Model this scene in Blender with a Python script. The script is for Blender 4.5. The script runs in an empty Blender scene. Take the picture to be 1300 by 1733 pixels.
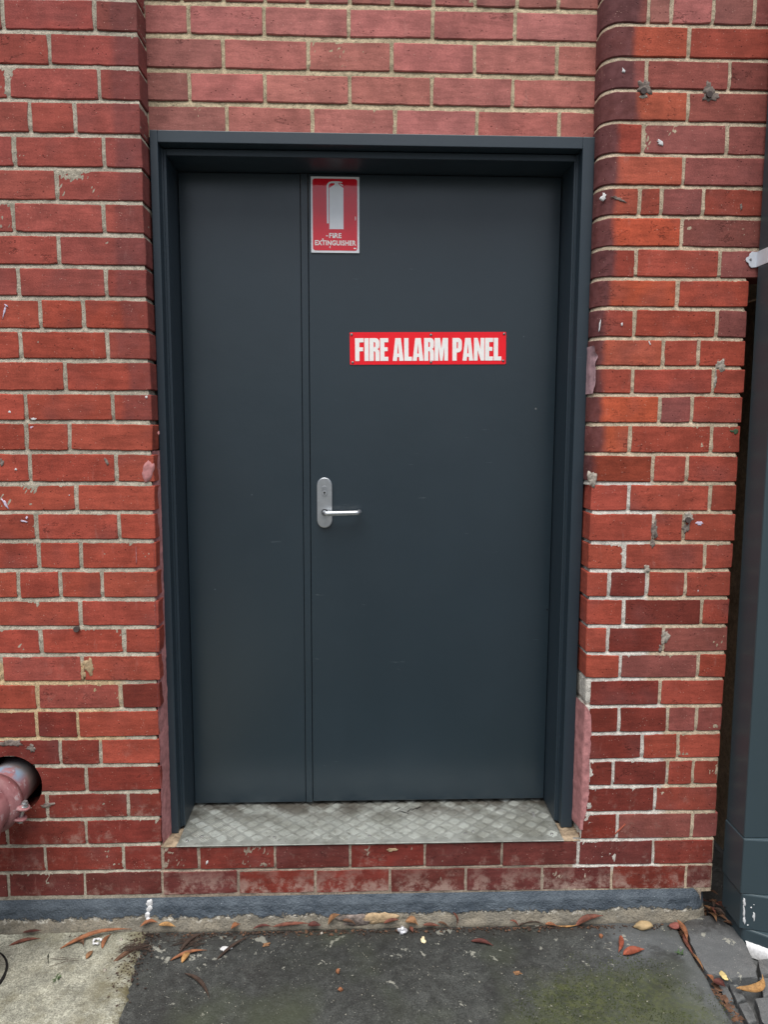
import bpy, bmesh, math, random
import numpy as np
from mathutils import Vector, Matrix, noise
random.seed(11); np.random.seed(11)
S = bpy.context.scene
COL = S.collection

# ------------------------------------------------------------------ camera
D, H, PT, YW, RL, F = 2.12958, 1.42883, .113882, .033035, -.003254, 1250.
def cdir(a, u, b):
    c, s = math.cos(PT), math.sin(PT); d = (a, c*u + s*b, -s*u + c*b)
    c, s = math.cos(YW), math.sin(YW); return Vector((c*d[0] + s*d[1], -s*d[0] + c*d[1], d[2]))
cr, sr = math.cos(RL), math.sin(RL)
ax, ay, az = cdir(cr, 0, -sr), cdir(sr, 0, cr), -cdir(0, 1, 0)
cam = bpy.data.objects.new('camera', bpy.data.cameras.new('camera')); COL.objects.link(cam)
cam.matrix_world = Matrix(((ax.x, ay.x, az.x, 0), (ax.y, ay.y, az.y, -D), (ax.z, ay.z, az.z, H), (0, 0, 0, 1)))
cam.data.sensor_fit = 'VERTICAL'; cam.data.sensor_height = 36; cam.data.lens = F/1733*36
cam.data.clip_start = .05; cam.data.clip_end = 500
S.camera = cam

# ------------------------------------------------------------------ light
SUN_EL, SUN_AZ = math.radians(68), math.radians(-8)      # azimuth measured from behind the camera
w = bpy.data.worlds.new('World'); S.world = w; w.use_nodes = True
wn = w.node_tree; bg = wn.nodes['Background']
sky = wn.nodes.new('ShaderNodeTexSky'); sky.sky_type = 'NISHITA'; sky.sun_disc = False
sky.sun_elevation = SUN_EL; sky.sun_rotation = math.radians(180) - SUN_AZ
sky.air_density = 1.0; sky.dust_density = 3.0
hs = wn.nodes.new('ShaderNodeHueSaturation'); hs.inputs['Saturation'].default_value = .55
wn.links.new(sky.outputs[0], hs.inputs['Color']); wn.links.new(hs.outputs[0], bg.inputs['Color'])
bg.inputs['Strength'].default_value = .068
sun = bpy.data.objects.new('sun', bpy.data.lights.new('sun', 'SUN')); COL.objects.link(sun)
sun.data.energy = 2.3; sun.data.angle = math.radians(58); sun.data.color = (1, .97, .93)
sd = Vector((math.sin(SUN_AZ)*math.cos(SUN_EL), -math.cos(SUN_AZ)*math.cos(SUN_EL), math.sin(SUN_EL)))
sun.rotation_euler = sd.to_track_quat('Z', 'Y').to_euler(); sun.location = (0, -6, 8)
S.view_settings.view_transform = 'Standard'; S.view_settings.look = 'None'
S.view_settings.gamma = 1; S.view_settings.use_curve_mapping = False
S.view_settings.exposure = .85

# ------------------------------------------------------------------ helpers
def lin(r, g, b):
    f = lambda c: c/12.92 if c <= .04045 else ((c+.055)/1.055)**2.4
    return (f(r/255), f(g/255), f(b/255), 1)

class M:
    """small node-graph builder for one Principled material"""
    def __init__(s, name, rough=.85, spec=.3, metal=0.):
        s.m = bpy.data.materials.new(name); s.m.use_nodes = True; s.t = s.m.node_tree
        s.b = s.t.nodes['Principled BSDF']; s.b.inputs['Roughness'].default_value = rough
        s.b.inputs['Specular IOR Level'].default_value = spec; s.b.inputs['Metallic'].default_value = metal
        s.tc = s.t.nodes.new('ShaderNodeTexCoord'); s.geo = s.t.nodes.new('ShaderNodeNewGeometry')
        s.obj = s.tc.outputs['Object']; s.pos = s.geo.outputs['Position']
    def put(s, sock, v):
        if isinstance(v, bpy.types.NodeSocket): s.t.links.new(v, sock)
        else: sock.default_value = v
    def math(s, op, a, b=0., clamp=False):
        n = s.t.nodes.new('ShaderNodeMath'); n.operation = op; n.use_clamp = clamp
        s.put(n.inputs[0], a); s.put(n.inputs[1], b); return n.outputs[0]
    def vmath(s, op, a, b):
        n = s.t.nodes.new('ShaderNodeVectorMath'); n.operation = op; s.put(n.inputs[0], a); s.put(n.inputs[1], b); return n.outputs[0]
    def noise(s, vec, scale, detail=3., rough=.55, dist=0.):
        n = s.t.nodes.new('ShaderNodeTexNoise'); s.put(n.inputs['Vector'], vec)
        n.inputs['Scale'].default_value = scale; n.inputs['Detail'].default_value = detail
        n.inputs['Roughness'].default_value = rough; n.inputs['Distortion'].default_value = dist
        return n.outputs['Fac']
    def voro(s, vec, scale, out='Distance'):
        n = s.t.nodes.new('ShaderNodeTexVoronoi'); s.put(n.inputs['Vector'], vec); n.inputs['Scale'].default_value = scale
        return n.outputs[out]
    def ramp(s, f, lo, hi, a=0., b=1.):
        n = s.t.nodes.new('ShaderNodeMapRange'); n.interpolation_type = 'SMOOTHSTEP'
        s.put(n.inputs[0], f); s.put(n.inputs[1], lo); s.put(n.inputs[2], hi); s.put(n.inputs[3], a); s.put(n.inputs[4], b)
        return n.outputs[0]
    def mix(s, f, a, b, mode='MIX'):
        n = s.t.nodes.new('ShaderNodeMix'); n.data_type = 'RGBA'; n.blend_type = mode
        s.put(n.inputs['Factor'], f); s.put(n.inputs['A'], a); s.put(n.inputs['B'], b); return n.outputs['Result']
    def gray(s, f):
        n = s.t.nodes.new('ShaderNodeCombineColor'); [s.put(n.inputs[i], f) for i in range(3)]; return n.outputs[0]
    def xyz(s, v):
        n = s.t.nodes.new('ShaderNodeSeparateXYZ'); s.put(n.inputs[0], v); return n.outputs
    def attr(s, name):
        n = s.t.nodes.new('ShaderNodeAttribute'); n.attribute_type = 'OBJECT'; n.attribute_name = name; return n.outputs['Fac']
    def info(s): return s.t.nodes.new('ShaderNodeObjectInfo').outputs
    def color(s, v): s.put(s.b.inputs['Base Color'], v)
    def bump(s, h, strength=.5, dist=.002):
        n = s.t.nodes.new('ShaderNodeBump'); n.inputs['Strength'].default_value = strength
        n.inputs['Distance'].default_value = dist; s.put(n.inputs['Height'], h)
        s.t.links.new(n.outputs[0], s.b.inputs['Normal'])

def tag(o, label=None, cat=None, group=None, kind=None):
    if label: o['label'] = label
    if cat: o['category'] = cat
    if group: o['group'] = group
    if kind: o['kind'] = kind
    return o
def empty(name, loc=(0, 0, 0), label=None, cat=None, group=None):
    o = bpy.data.objects.new(name, None); COL.objects.link(o); o.location = loc; o.empty_display_size = .05
    return tag(o, label, cat, group)
def link(name, me, mat=None, parent=None, loc=None):
    o = bpy.data.objects.new(name, me); COL.objects.link(o)
    if mat and not me.materials: me.materials.append(mat)
    if loc: o.location = loc
    if parent is not None:
        o.parent = parent
        o.matrix_parent_inverse = Matrix.Translation(-parent.location) if loc is None or True else Matrix()
    return o
def mesh(name, vs, fs, mat=None, parent=None, loc=None, smooth=False):
    me = bpy.data.meshes.new(name); me.from_pydata([tuple(v) for v in vs], [], fs); me.update()
    if smooth: me.polygons.foreach_set('use_smooth', [True]*len(me.polygons))
    return link(name, me, mat, parent, loc)
def frombm(name, bm, mat=None, parent=None, smooth=False):
    bmesh.ops.recalc_face_normals(bm, faces=bm.faces)
    me = bpy.data.meshes.new(name); bm.to_mesh(me); bm.free()
    if smooth: me.polygons.foreach_set('use_smooth', [True]*len(me.polygons))
    return link(name, me, mat, parent)
def box_bm(bm, x0, x1, y0, y1, z0, z1, bev=0., seg=2):
    r = bmesh.ops.create_cube(bm, size=1)['verts']
    for v in r: v.co = Vector(((x0+x1)/2 + v.co.x*(x1-x0), (y0+y1)/2 + v.co.y*(y1-y0), (z0+z1)/2 + v.co.z*(z1-z0)))
    if bev:
        es = {e for v in r for e in v.link_edges}
        bmesh.ops.bevel(bm, geom=list(es), offset=bev, segments=seg, affect='EDGES', profile=.5)
def box(name, x0, x1, y0, y1, z0, z1, bev, mat, parent=None):
    bm = bmesh.new(); box_bm(bm, x0, x1, y0, y1, z0, z1, bev); return frombm(name, bm, mat, parent)
def tube(bm, pts, r, seg=20, cap=True):
    pts = [Vector(p) for p in pts]; rs = r if isinstance(r, (list, tuple)) else [r]*len(pts)
    rings = []; up = None
    for i, p in enumerate(pts):
        t = ((pts[min(i+1, len(pts)-1)] - p).normalized() + (p - pts[max(i-1, 0)]).normalized()).normalized()
        if up is None: up = t.orthogonal().normalized()
        up = (up - t*up.dot(t)).normalized(); sd_ = t.cross(up)
        rings.append([bm.verts.new(p + (up*math.cos(a) + sd_*math.sin(a))*rs[i]) for a in [2*math.pi*k/seg for k in range(seg)]])
    for a, b in zip(rings, rings[1:]):
        for k in range(seg): bm.faces.new((a[k], a[(k+1) % seg], b[(k+1) % seg], b[k]))
    if cap: bm.faces.new(rings[0]); bm.faces.new(rings[-1][::-1])
    return rings
def tube_obj(name, pts, r, mat, parent=None, seg=20):
    bm = bmesh.new(); tube(bm, pts, r, seg); o = frombm(name, bm, mat, parent, True)
    return o
def prism(name, outline, y0, y1, mat, parent=None, bev=0.):
    """outline (x, z) extruded from y0 (front) back to y1"""
    bm = bmesh.new(); a = [bm.verts.new((x, y0, z)) for x, z in outline]; b = [bm.verts.new((x, y1, z)) for x, z in outline]
    f = bm.faces.new(a); n = len(a)
    for i in range(n): bm.faces.new((a[i], a[(i+1) % n], b[(i+1) % n], b[i]))
    bm.faces.new(b[::-1])
    if bev: bmesh.ops.bevel(bm, geom=[e for e in f.edges], offset=bev, segments=2, affect='EDGES', profile=.5)
    return frombm(name, bm, mat, parent)
def grid_mesh(name, P, mat, parent=None, keep=None, smooth=True):
    """P: (ny, nx, 3) array of points"""
    ny, nx = P.shape[:2]; me = bpy.data.meshes.new(name)
    idx = np.arange(ny*nx).reshape(ny, nx)
    q = np.stack([idx[:-1, :-1], idx[:-1, 1:], idx[1:, 1:], idx[1:, :-1]], -1).reshape(-1, 4)
    if keep is not None:
        c = P.reshape(-1, 3)[q].mean(1); q = q[keep(c)]
    me.vertices.add(ny*nx); me.vertices.foreach_set('co', P.reshape(-1).astype(np.float32))
    me.loops.add(q.size); me.loops.foreach_set('vertex_index', q.reshape(-1).astype(np.int32))
    me.polygons.add(len(q)); me.polygons.foreach_set('loop_start', np.arange(0, q.size, 4, dtype=np.int32))
    me.polygons.foreach_set('loop_total', np.full(len(q), 4, dtype=np.int32))
    me.update(calc_edges=True); me.validate()
    me.polygons.foreach_set('use_smooth', [smooth]*len(me.polygons))
    return link(name, me, mat, parent)
def N(x, y, z): return noise.noise(Vector((x, y, z)))

# ------------------------------------------------------------------ materials
def brick_material():
    m = M('fired_brick', .88, .25); inf = m.info()
    off = m.vmath('SCALE', (31., 17., 53.), (0, 0, 0)); off.node.inputs['Scale'].default_value = 1
    m.t.links.new(inf['Random'], off.node.inputs['Scale'])
    v = m.vmath('ADD', m.obj, off)
    c = inf['Color']
    mot = m.noise(v, 16, 4, .6); c = m.mix(1, c, m.gray(m.ramp(mot, .28, .72, .80, 1.16)), 'MULTIPLY')
    hue = m.noise(v, 7, 2, .5); c = m.mix(m.ramp(hue, .5, .8, 0, .45), c, lin(118, 74, 72))
    gr = m.noise(v, 260, 3, .7); c = m.mix(1, c, m.gray(m.ramp(gr, .25, .75, .84, 1.14)), 'MULTIPLY')
    sv = m.vmath('MULTIPLY', v, (14., 14., 85.)); st = m.noise(sv, 1, 4, .6)
    c = m.mix(1, c, m.gray(m.ramp(st, .3, .7, .86, 1.10)), 'MULTIPLY')
    # burnt end
    xo = m.xyz(m.obj); ed = m.math('ADD', m.math('ABSOLUTE', xo[0]), m.math('MULTIPLY', m.math('SUBTRACT', m.noise(m.vmath('MULTIPLY', v, (1., 1., .4)), 30, 3, .6), .5), .03))
    bu = m.attr('burn')
    bm_ = m.math('MULTIPLY', m.ramp(m.math('SUBTRACT', bu, ed), -.010, .016), m.math('GREATER_THAN', bu, .001))
    dk = m.mix(m.ramp(m.noise(v, 45, 3), .3, .7), lin(84, 50, 52), lin(104, 66, 68))
    c = m.mix(m.math('MULTIPLY', bm_, m.attr('dark')), c, dk)
    # drag creases and hairline cracks
    cv = m.vmath('MULTIPLY', v, (13., 13., 30.)); cn = m.noise(cv, 1, 5, .7, .2)
    cl = m.math('SUBTRACT', 1., m.ramp(m.math('ABSOLUTE', m.math('SUBTRACT', cn, .5)), .0, .013))
    cm = m.math('MULTIPLY', cl, m.ramp(m.noise(v, 22, 2), .55, .64))
    pit = m.math('MULTIPLY', m.math('SUBTRACT', 1., m.ramp(m.voro(v, 85), .12, .22)), m.ramp(m.noise(v, 40, 2), .55, .62))
    cm = m.math('MULTIPLY', cm, m.ramp(inf['Random'], .35, .9, .12, .9))
    dark = m.math('MAXIMUM', cm, m.math('MULTIPLY', pit, .7))
    c = m.mix(m.math('MULTIPLY', dark, .7), c, lin(60, 26, 24))
    # pale grit
    sp = m.math('SUBTRACT', 1., m.ramp(m.voro(v, 150), .10, .17))
    sp = m.math('MULTIPLY', sp, m.ramp(m.noise(v, 60, 2, .6), .56, .62))
    c = m.mix(m.math('MULTIPLY', sp, .8), c, lin(214, 176, 160))
    # mortar haze / salts near the ground
    sa = m.attr('salt'); sn = m.noise(v, 24, 6, .72)
    hz = m.ramp(m.math('ADD', sn, m.math('MULTIPLY', sa, .22)), .60, .80)
    lowf = m.ramp(xo[2], .0, .075, 1.35, .35)
    c = m.mix(m.math('MULTIPLY', m.math('MULTIPLY', hz, lowf), m.math('MULTIPLY', sa, .75), True), c, lin(176, 152, 140))
    dust = m.noise(m.vmath('MULTIPLY', v, (1., 1., .25)), 34, 5, .7)
    c = m.mix(m.ramp(dust, .60, .78, 0, .28), c, lin(190, 140, 130))
    hgt = m.math('ADD', m.math('MULTIPLY', gr, .45), m.math('ADD', m.math('MULTIPLY', mot, .9), m.math('MULTIPLY', st, .35)))
    hgt = m.math('SUBTRACT', hgt, m.math('MULTIPLY', dark, 1.3))
    m.color(c); m.bump(hgt, .8, .0018); return m.m
BRICK = brick_material()
def mortar_material(name, base, alt, zone=None, zone_col=None, rough=.95):
    m = M(name, rough, .15); p = m.pos
    c = m.mix(m.ramp(m.noise(p, 7, 3), .35, .65), base, alt)
    g = m.noise(p, 420, 3, .7); g2 = m.noise(p, 60, 4, .65)
    if zone:
        x, y, z = m.xyz(p); wob = m.math('MULTIPLY', m.math('SUBTRACT', m.noise(p, 12, 3), .5), .16)
        k = None
        for (xa, xb, za, zb) in zone:
            xx = m.math('ADD', x, wob); z2 = m.math('ADD', z, m.math('MULTIPLY', wob, .35))
            q = m.math('MULTIPLY', m.ramp(xx, xa-.01, xa+.01), m.ramp(xx, xb-.02, xb+.02, 1, 0))
            q = m.math('MULTIPLY', q, m.math('MULTIPLY', m.ramp(z2, za-.01, za+.01), m.ramp(z2, zb-.01, zb+.01, 1, 0)))
            k = q if k is None else m.math('MAXIMUM', k, q)
        c = m.mix(k, c, zone_col)
    c = m.mix(1, c, m.gray(m.ramp(g, .3, .7, .62, 1.22)), 'MULTIPLY')
    c = m.mix(1, c, m.gray(m.ramp(g2, .3, .7, .72, 1.18)), 'MULTIPLY')
    pit = m.math('MULTIPLY', m.math('SUBTRACT', 1., m.ramp(m.voro(p, 210), .16, .3)), m.ramp(m.noise(p, 90, 2), .5, .6))
    c = m.mix(m.math('MULTIPLY', pit, .55), c, lin(80, 72, 62))
    m.color(c); m.bump(m.math('ADD', g, m.math('SUBTRACT', g2, pit)), .9, .002); return m.m
MO_L = mortar_material('grey_mortar', lin(188, 180, 164), lin(170, 162, 146), [(-1.3, -.70, .60, .74), (-1.3, -.71, .50, .60)], lin(196, 172, 136))
MO_I = mortar_material('sandy_mortar', lin(202, 186, 156), lin(184, 170, 142))
MO_R = mortar_material('patched_mortar', lin(206, 188, 164), lin(188, 172, 148), [(.5, .86, .60, 1.285), (.5, .93, .06, .60)], lin(212, 207, 198))
MO_T = mortar_material('dirty_mortar', lin(182, 166, 148), lin(150, 136, 122))

def paint_material(name, col, rough=.42, spec=.5, grain=1., wear=.0):
    m = M(name, rough, spec); p = m.obj
    c = m.mix(m.ramp(m.noise(p, 2.2, 4, .6), .3, .7, 0, .5), col, tuple(x*1.18 for x in col[:3])+(1,))
    c = m.mix(m.ramp(m.noise(m.vmath('MULTIPLY', p, (6., 6., .8)), 3, 4, .6), .40, .80, 0, .14), c, tuple(x*.78 for x in col[:3])+(1,))
    d = m.math('MULTIPLY', m.math('SUBTRACT', 1., m.ramp(m.voro(p, 9), .012, .03)), m.ramp(m.noise(p, 5, 2), .5, .56))
    sc = m.math('MULTIPLY', m.ramp(m.noise(m.vmath('MULTIPLY', p, (8., 8., 60.)), 2, 3), .70, .74), m.ramp(m.noise(p, 6, 2), .58, .64))
    c = m.mix(m.math('MAXIMUM', m.math('MULTIPLY', d, .5), m.math('MULTIPLY', sc, .2)), c, lin(120, 130, 136))
    m.color(c)
    r = m.ramp(m.noise(p, 5, 4, .6), .2, .8, rough-.02, rough+.05); m.put(m.b.inputs['Roughness'], r)
    h = m.math('ADD', m.math('MULTIPLY', m.noise(p, 240, 2, .5), .35*grain), m.math('ADD', m.noise(p, 14, 3), m.math('MULTIPLY', m.noise(p, 2.5, 2), 4.)))
    m.bump(h, .35, .0012); return m.m
DOORP = paint_material('slate_door_paint', lin(33, 47, 56), .30, .75)
FRAMEP = paint_material('slate_frame_paint', lin(36, 50, 60), .44, .6, .5)
PIPEP = paint_material('slate_downpipe_paint', lin(56, 70, 76), .36, .5, .5)

def simple(name, col, rough=.6, spec=.4, metal=0., var=.2, scale=40, bmp=.3, bd=.001):
    m = M(name, rough, spec, metal); n = m.noise(m.obj, scale, 4, .6)
    m.color(m.mix(1, col, m.gray(m.ramp(n, .3, .7, 1-var, 1+var)), 'MULTIPLY')); m.bump(n, bmp, bd); return m.m
STEEL = simple('satin_steel', lin(196, 200, 204), .34, .5, .9, .06, 60, .1)
DARKHOLE = simple('keyhole_black', lin(14, 14, 16), .7)
SCREW = simple('zinc_screw', lin(150, 150, 150), .45, .5, .8, .2, 200)
REDSIGN = simple('red_sign_enamel', lin(248, 20, 38), .34, .5, 0, .05, 20, .05)
REDSIGN2 = simple('red_sticker_vinyl', lin(232, 18, 42), .08, .9, 0, .05, 20, .05)
WHITESIGN = simple('white_sticker_vinyl', lin(244, 246, 250), .08, .9, 0, .03, 20, .05)
WHITELET = simple('white_lettering', lin(252, 251, 248), .4, .4, 0, .03, 60, .05)
WHITEP = simple('white_paint', lin(206, 207, 208), .6, .4, 0, .14, 120, .4)
LILAC = simple('pale_lilac_paint', lin(196, 186, 206), .6, .4, 0, .15, 120, .4)
PINK = simple('pink_render', lin(176, 122, 122), .9, .2, 0, .22, 45, .8, .003)
GREYF = simple('grey_filler', lin(120, 110, 104), .95, .1, 0, .5, 70, 1., .004)
WHITEF = simple('white_filler', lin(158, 150, 140), .95, .1, 0, .5, 80, 1., .004)
SANDF = simple('sandy_filler', lin(168, 146, 116), .92, .2, 0, .22, 110, .9, .003)
SCAR = simple('orange_scar', lin(158, 84, 66), .9, .2, 0, .2, 110, .5)
GREENP = simple('green_paint_fleck', lin(72, 92, 70), .8, .2)
BLACK = simple('deep_black', lin(20, 19, 18), .9)
LEAFC = {'orange': (146, 96, 66), 'rust': (118, 72, 58), 'olive': (58, 60, 44), 'maroon': (92, 50, 44), 'brown': (104, 76, 58),
         'gold': (176, 134, 84), 'tan': (146, 108, 76), 'darkbrown': (68, 54, 46), 'redor': (154, 82, 60)}
def leaf_mat(k):
    m = M('leaf_'+k, .7, .3); c = lin(*LEAFC[k]); p = m.obj
    c = m.mix(m.ramp(m.noise(p, 60, 4, .6), .35, .7), c, tuple(x*.5 for x in c[:3])+(1,))
    c = m.mix(m.ramp(m.noise(p, 200, 2), .62, .7, 0, .8), c, lin(60, 42, 34)); m.color(c)
    m.bump(m.noise(p, 300, 3), .5, .0006); return m.m
LEAFM = {k: leaf_mat(k) for k in LEAFC}

# ------------------------------------------------------------------ bricks
BCOL = {'r': (156, 72, 57), 'q': (152, 76, 67), 'p': (140, 78, 71), 'o': (168, 82, 63), 'O': (180, 84, 58), 'd': (121, 52, 43),
        'k': (174, 106, 98), 'm': (154, 96, 88), 's': (104, 51, 46), 'b': (142, 66, 48)}  # brick tones that also carry the wall's light gradient, paler above, darker below
HOLE = (-1.041, .366, .093)          # x, z, radius of the hole the fire pipe comes through
def brick(parent, row, yf=0., depth=.10, dark=.9):
    x0, x1, z0, z1, col, burn, salt, Rl, Rr = row
    x0, x1, z0, z1, burn = x0/1000, x1/1000, z0/1000, z1/1000, burn/1000
    c = .0024; R = lambda r: max(r/1000, c)
    P = []
    P.append((x0, depth, -1, 0)); r = R(Rl)
    if Rl > 10:
        P.append((x0, (depth+r)/2, -1, 0)); P += [(x0+r-r*math.cos(a), r-r*math.sin(a), -math.cos(a), -math.sin(a)) for a in [math.pi/2*i/7 for i in range(8)]]
    else: P += [(x0, r, -1, 0), (x0+r*.3, r*.3, -.7, -.7), (x0+r, 0, 0, -1)]
    xa, r2 = x0+r, R(Rr); n = max(1, int((x1-r2-xa)/.019))
    for i in range(1, n): P.append((xa+(x1-r2-xa)*(i+random.uniform(-.25, .25))/n, 0, 0, -1))
    P += [(x1-r2, 0, 0, -1), (x1-r2*.3, r2*.3, .7, -.7), (x1, r2, 1, 0), (x1, depth, 1, 0)]
    ox, oz = (x1 if burn < 0 else x0), z0
    sl = random.uniform(-.0012, .0012); tilt = random.uniform(-.0008, .0008); dy = random.uniform(-.0010, .0008)
    sx = random.uniform(0, 99); big = .0030 if random.random() < .15 else .0012
    zs = [(0, c), (c, 0), ((z1-z0)*.5, 0), (z1-z0-c, 0), (z1-z0, c)]
    vs = []
    for li, (zz, ins) in enumerate(zs):
        for (x, y, nx, ny) in P:
            e = 0
            t = (x-x0)/(x1-x0)-.5
            if li <= 1: e = N(sx+x*55, 3, 0)*.0016 + N(sx+x*170, 9, 1)*.0009
            if li >= 3: e = N(sx+x*55, 7, 5)*.0016 + N(sx+x*170, 2, 8)*.0009
            if li in (0, 1) and abs(t) > .46 and Rl < 10: e += abs(N(sx, 1, t))*.003
            ex = N(sx, zz*40, x0*3)*.0024*(abs(nx) > .5)
            vs.append((x-nx*ins+ex-ox, y-ny*ins+dy+t*tilt*2+yf, z0+zz+e+t*sl*2-oz))
    n = len(P); fs = []
    for l in range(4):
        for i in range(n-1): fs.append((l*n+i, l*n+i+1, (l+1)*n+i+1, (l+1)*n+i))
        fs.append((l*n+n-1, l*n, (l+1)*n, (l+1)*n+n-1))
    fs.append(tuple(range(n-1, -1, -1))); fs.append(tuple(range(4*n, 5*n)))
    me = bpy.data.meshes.new('brick'); me.from_pydata(vs, [], fs); me.materials.append(BRICK)
    o = bpy.data.objects.new('brick', me); COL.objects.link(o); o.location = (ox, 0, oz); o.parent = parent
    o.matrix_parent_inverse = Matrix.Translation(-parent.location)
    if Rl > 10: me.polygons.foreach_set('use_smooth', [True]*len(me.polygons)); me.set_sharp_from_angle(angle=math.radians(40))
    b = lin(*BCOL[col]); k = random.uniform(.88, 1.12); g = random.uniform(.94, 1.08)
    o.color = (b[0]*k, b[1]*k*g, b[2]*k*g*random.uniform(.95, 1.08), 1)
    o['burn'] = abs(burn); o['salt'] = float(salt); o['dark'] = dark if burn >= 0 else .45
    return o
def joints(rows):
    zs_ = sorted({(r[2], r[3]) for r in rows}); J = []
    for a, b in zip(zs_, zs_[1:]):
        if 2 <= b[0]-a[1] <= 22: J.append((a[1]/1000, b[0]/1000))
    return J
def shell(name, prof, z0, z1, mat, parent, step=.005, amp=.0012, keep=None, xs=None, jn=()):
    """mortar face: profile (x, y) swept up z with real unevenness"""
    pts = [];
    for a, b in zip(prof, prof[1:]):
        L_ = math.hypot(b[0]-a[0], b[1]-a[1]); n = max(1, int(L_/step))
        for i in range(n): pts.append((a[0]+(b[0]-a[0])*i/n, a[1]+(b[1]-a[1])*i/n))
    pts.append(prof[-1]); pts = np.array(pts)
    tg = np.gradient(pts, axis=0); tg /= np.linalg.norm(tg, axis=1)[:, None]; nr = np.stack([tg[:, 1], -tg[:, 0]], 1)
    jn = [j for j in jn if z0 < j[0] and j[1] < z1]
    if jn:
        lv = [z0]
        for a, b in jn:
            n = max(1, int((a-.001-lv[-1])/.008)); lv += list(np.linspace(lv[-1], a-.001, n+1)[1:]); lv += list(np.linspace(a-.001, b+.002, 6)[1:])
        n = max(1, int((z1-lv[-1])/.008)); lv += list(np.linspace(lv[-1], z1, n+1)[1:]); zs = np.array(lv)
    else: zs = np.linspace(z0, z1, int((z1-z0)/step)+1)
    def struck(z):
        for a, b in jn:
            if a-.0015 <= z <= b+.0025:
                u_ = (z-a)/(b-a); return -.0006+.0040*max(0, min(1.2, u_))**1.3
        return 0
    P = np.zeros((len(zs), len(pts), 3))
    for j, z in enumerate(zs):
        sh = xs(z) if xs else 0; sk = struck(z)
        for i, (x, y) in enumerate(pts):
            e = N(x*150+y*60, 3, z*150)*amp + N(x*22+y*20, 8, z*22)*amp*1.1 - sk*(1+.5*N(x*12, 4, z*9))
            P[j, i] = (x + nr[i, 0]*e + sh, y + nr[i, 1]*e, z)
    return grid_mesh(name, P, mat, parent, keep)
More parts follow.
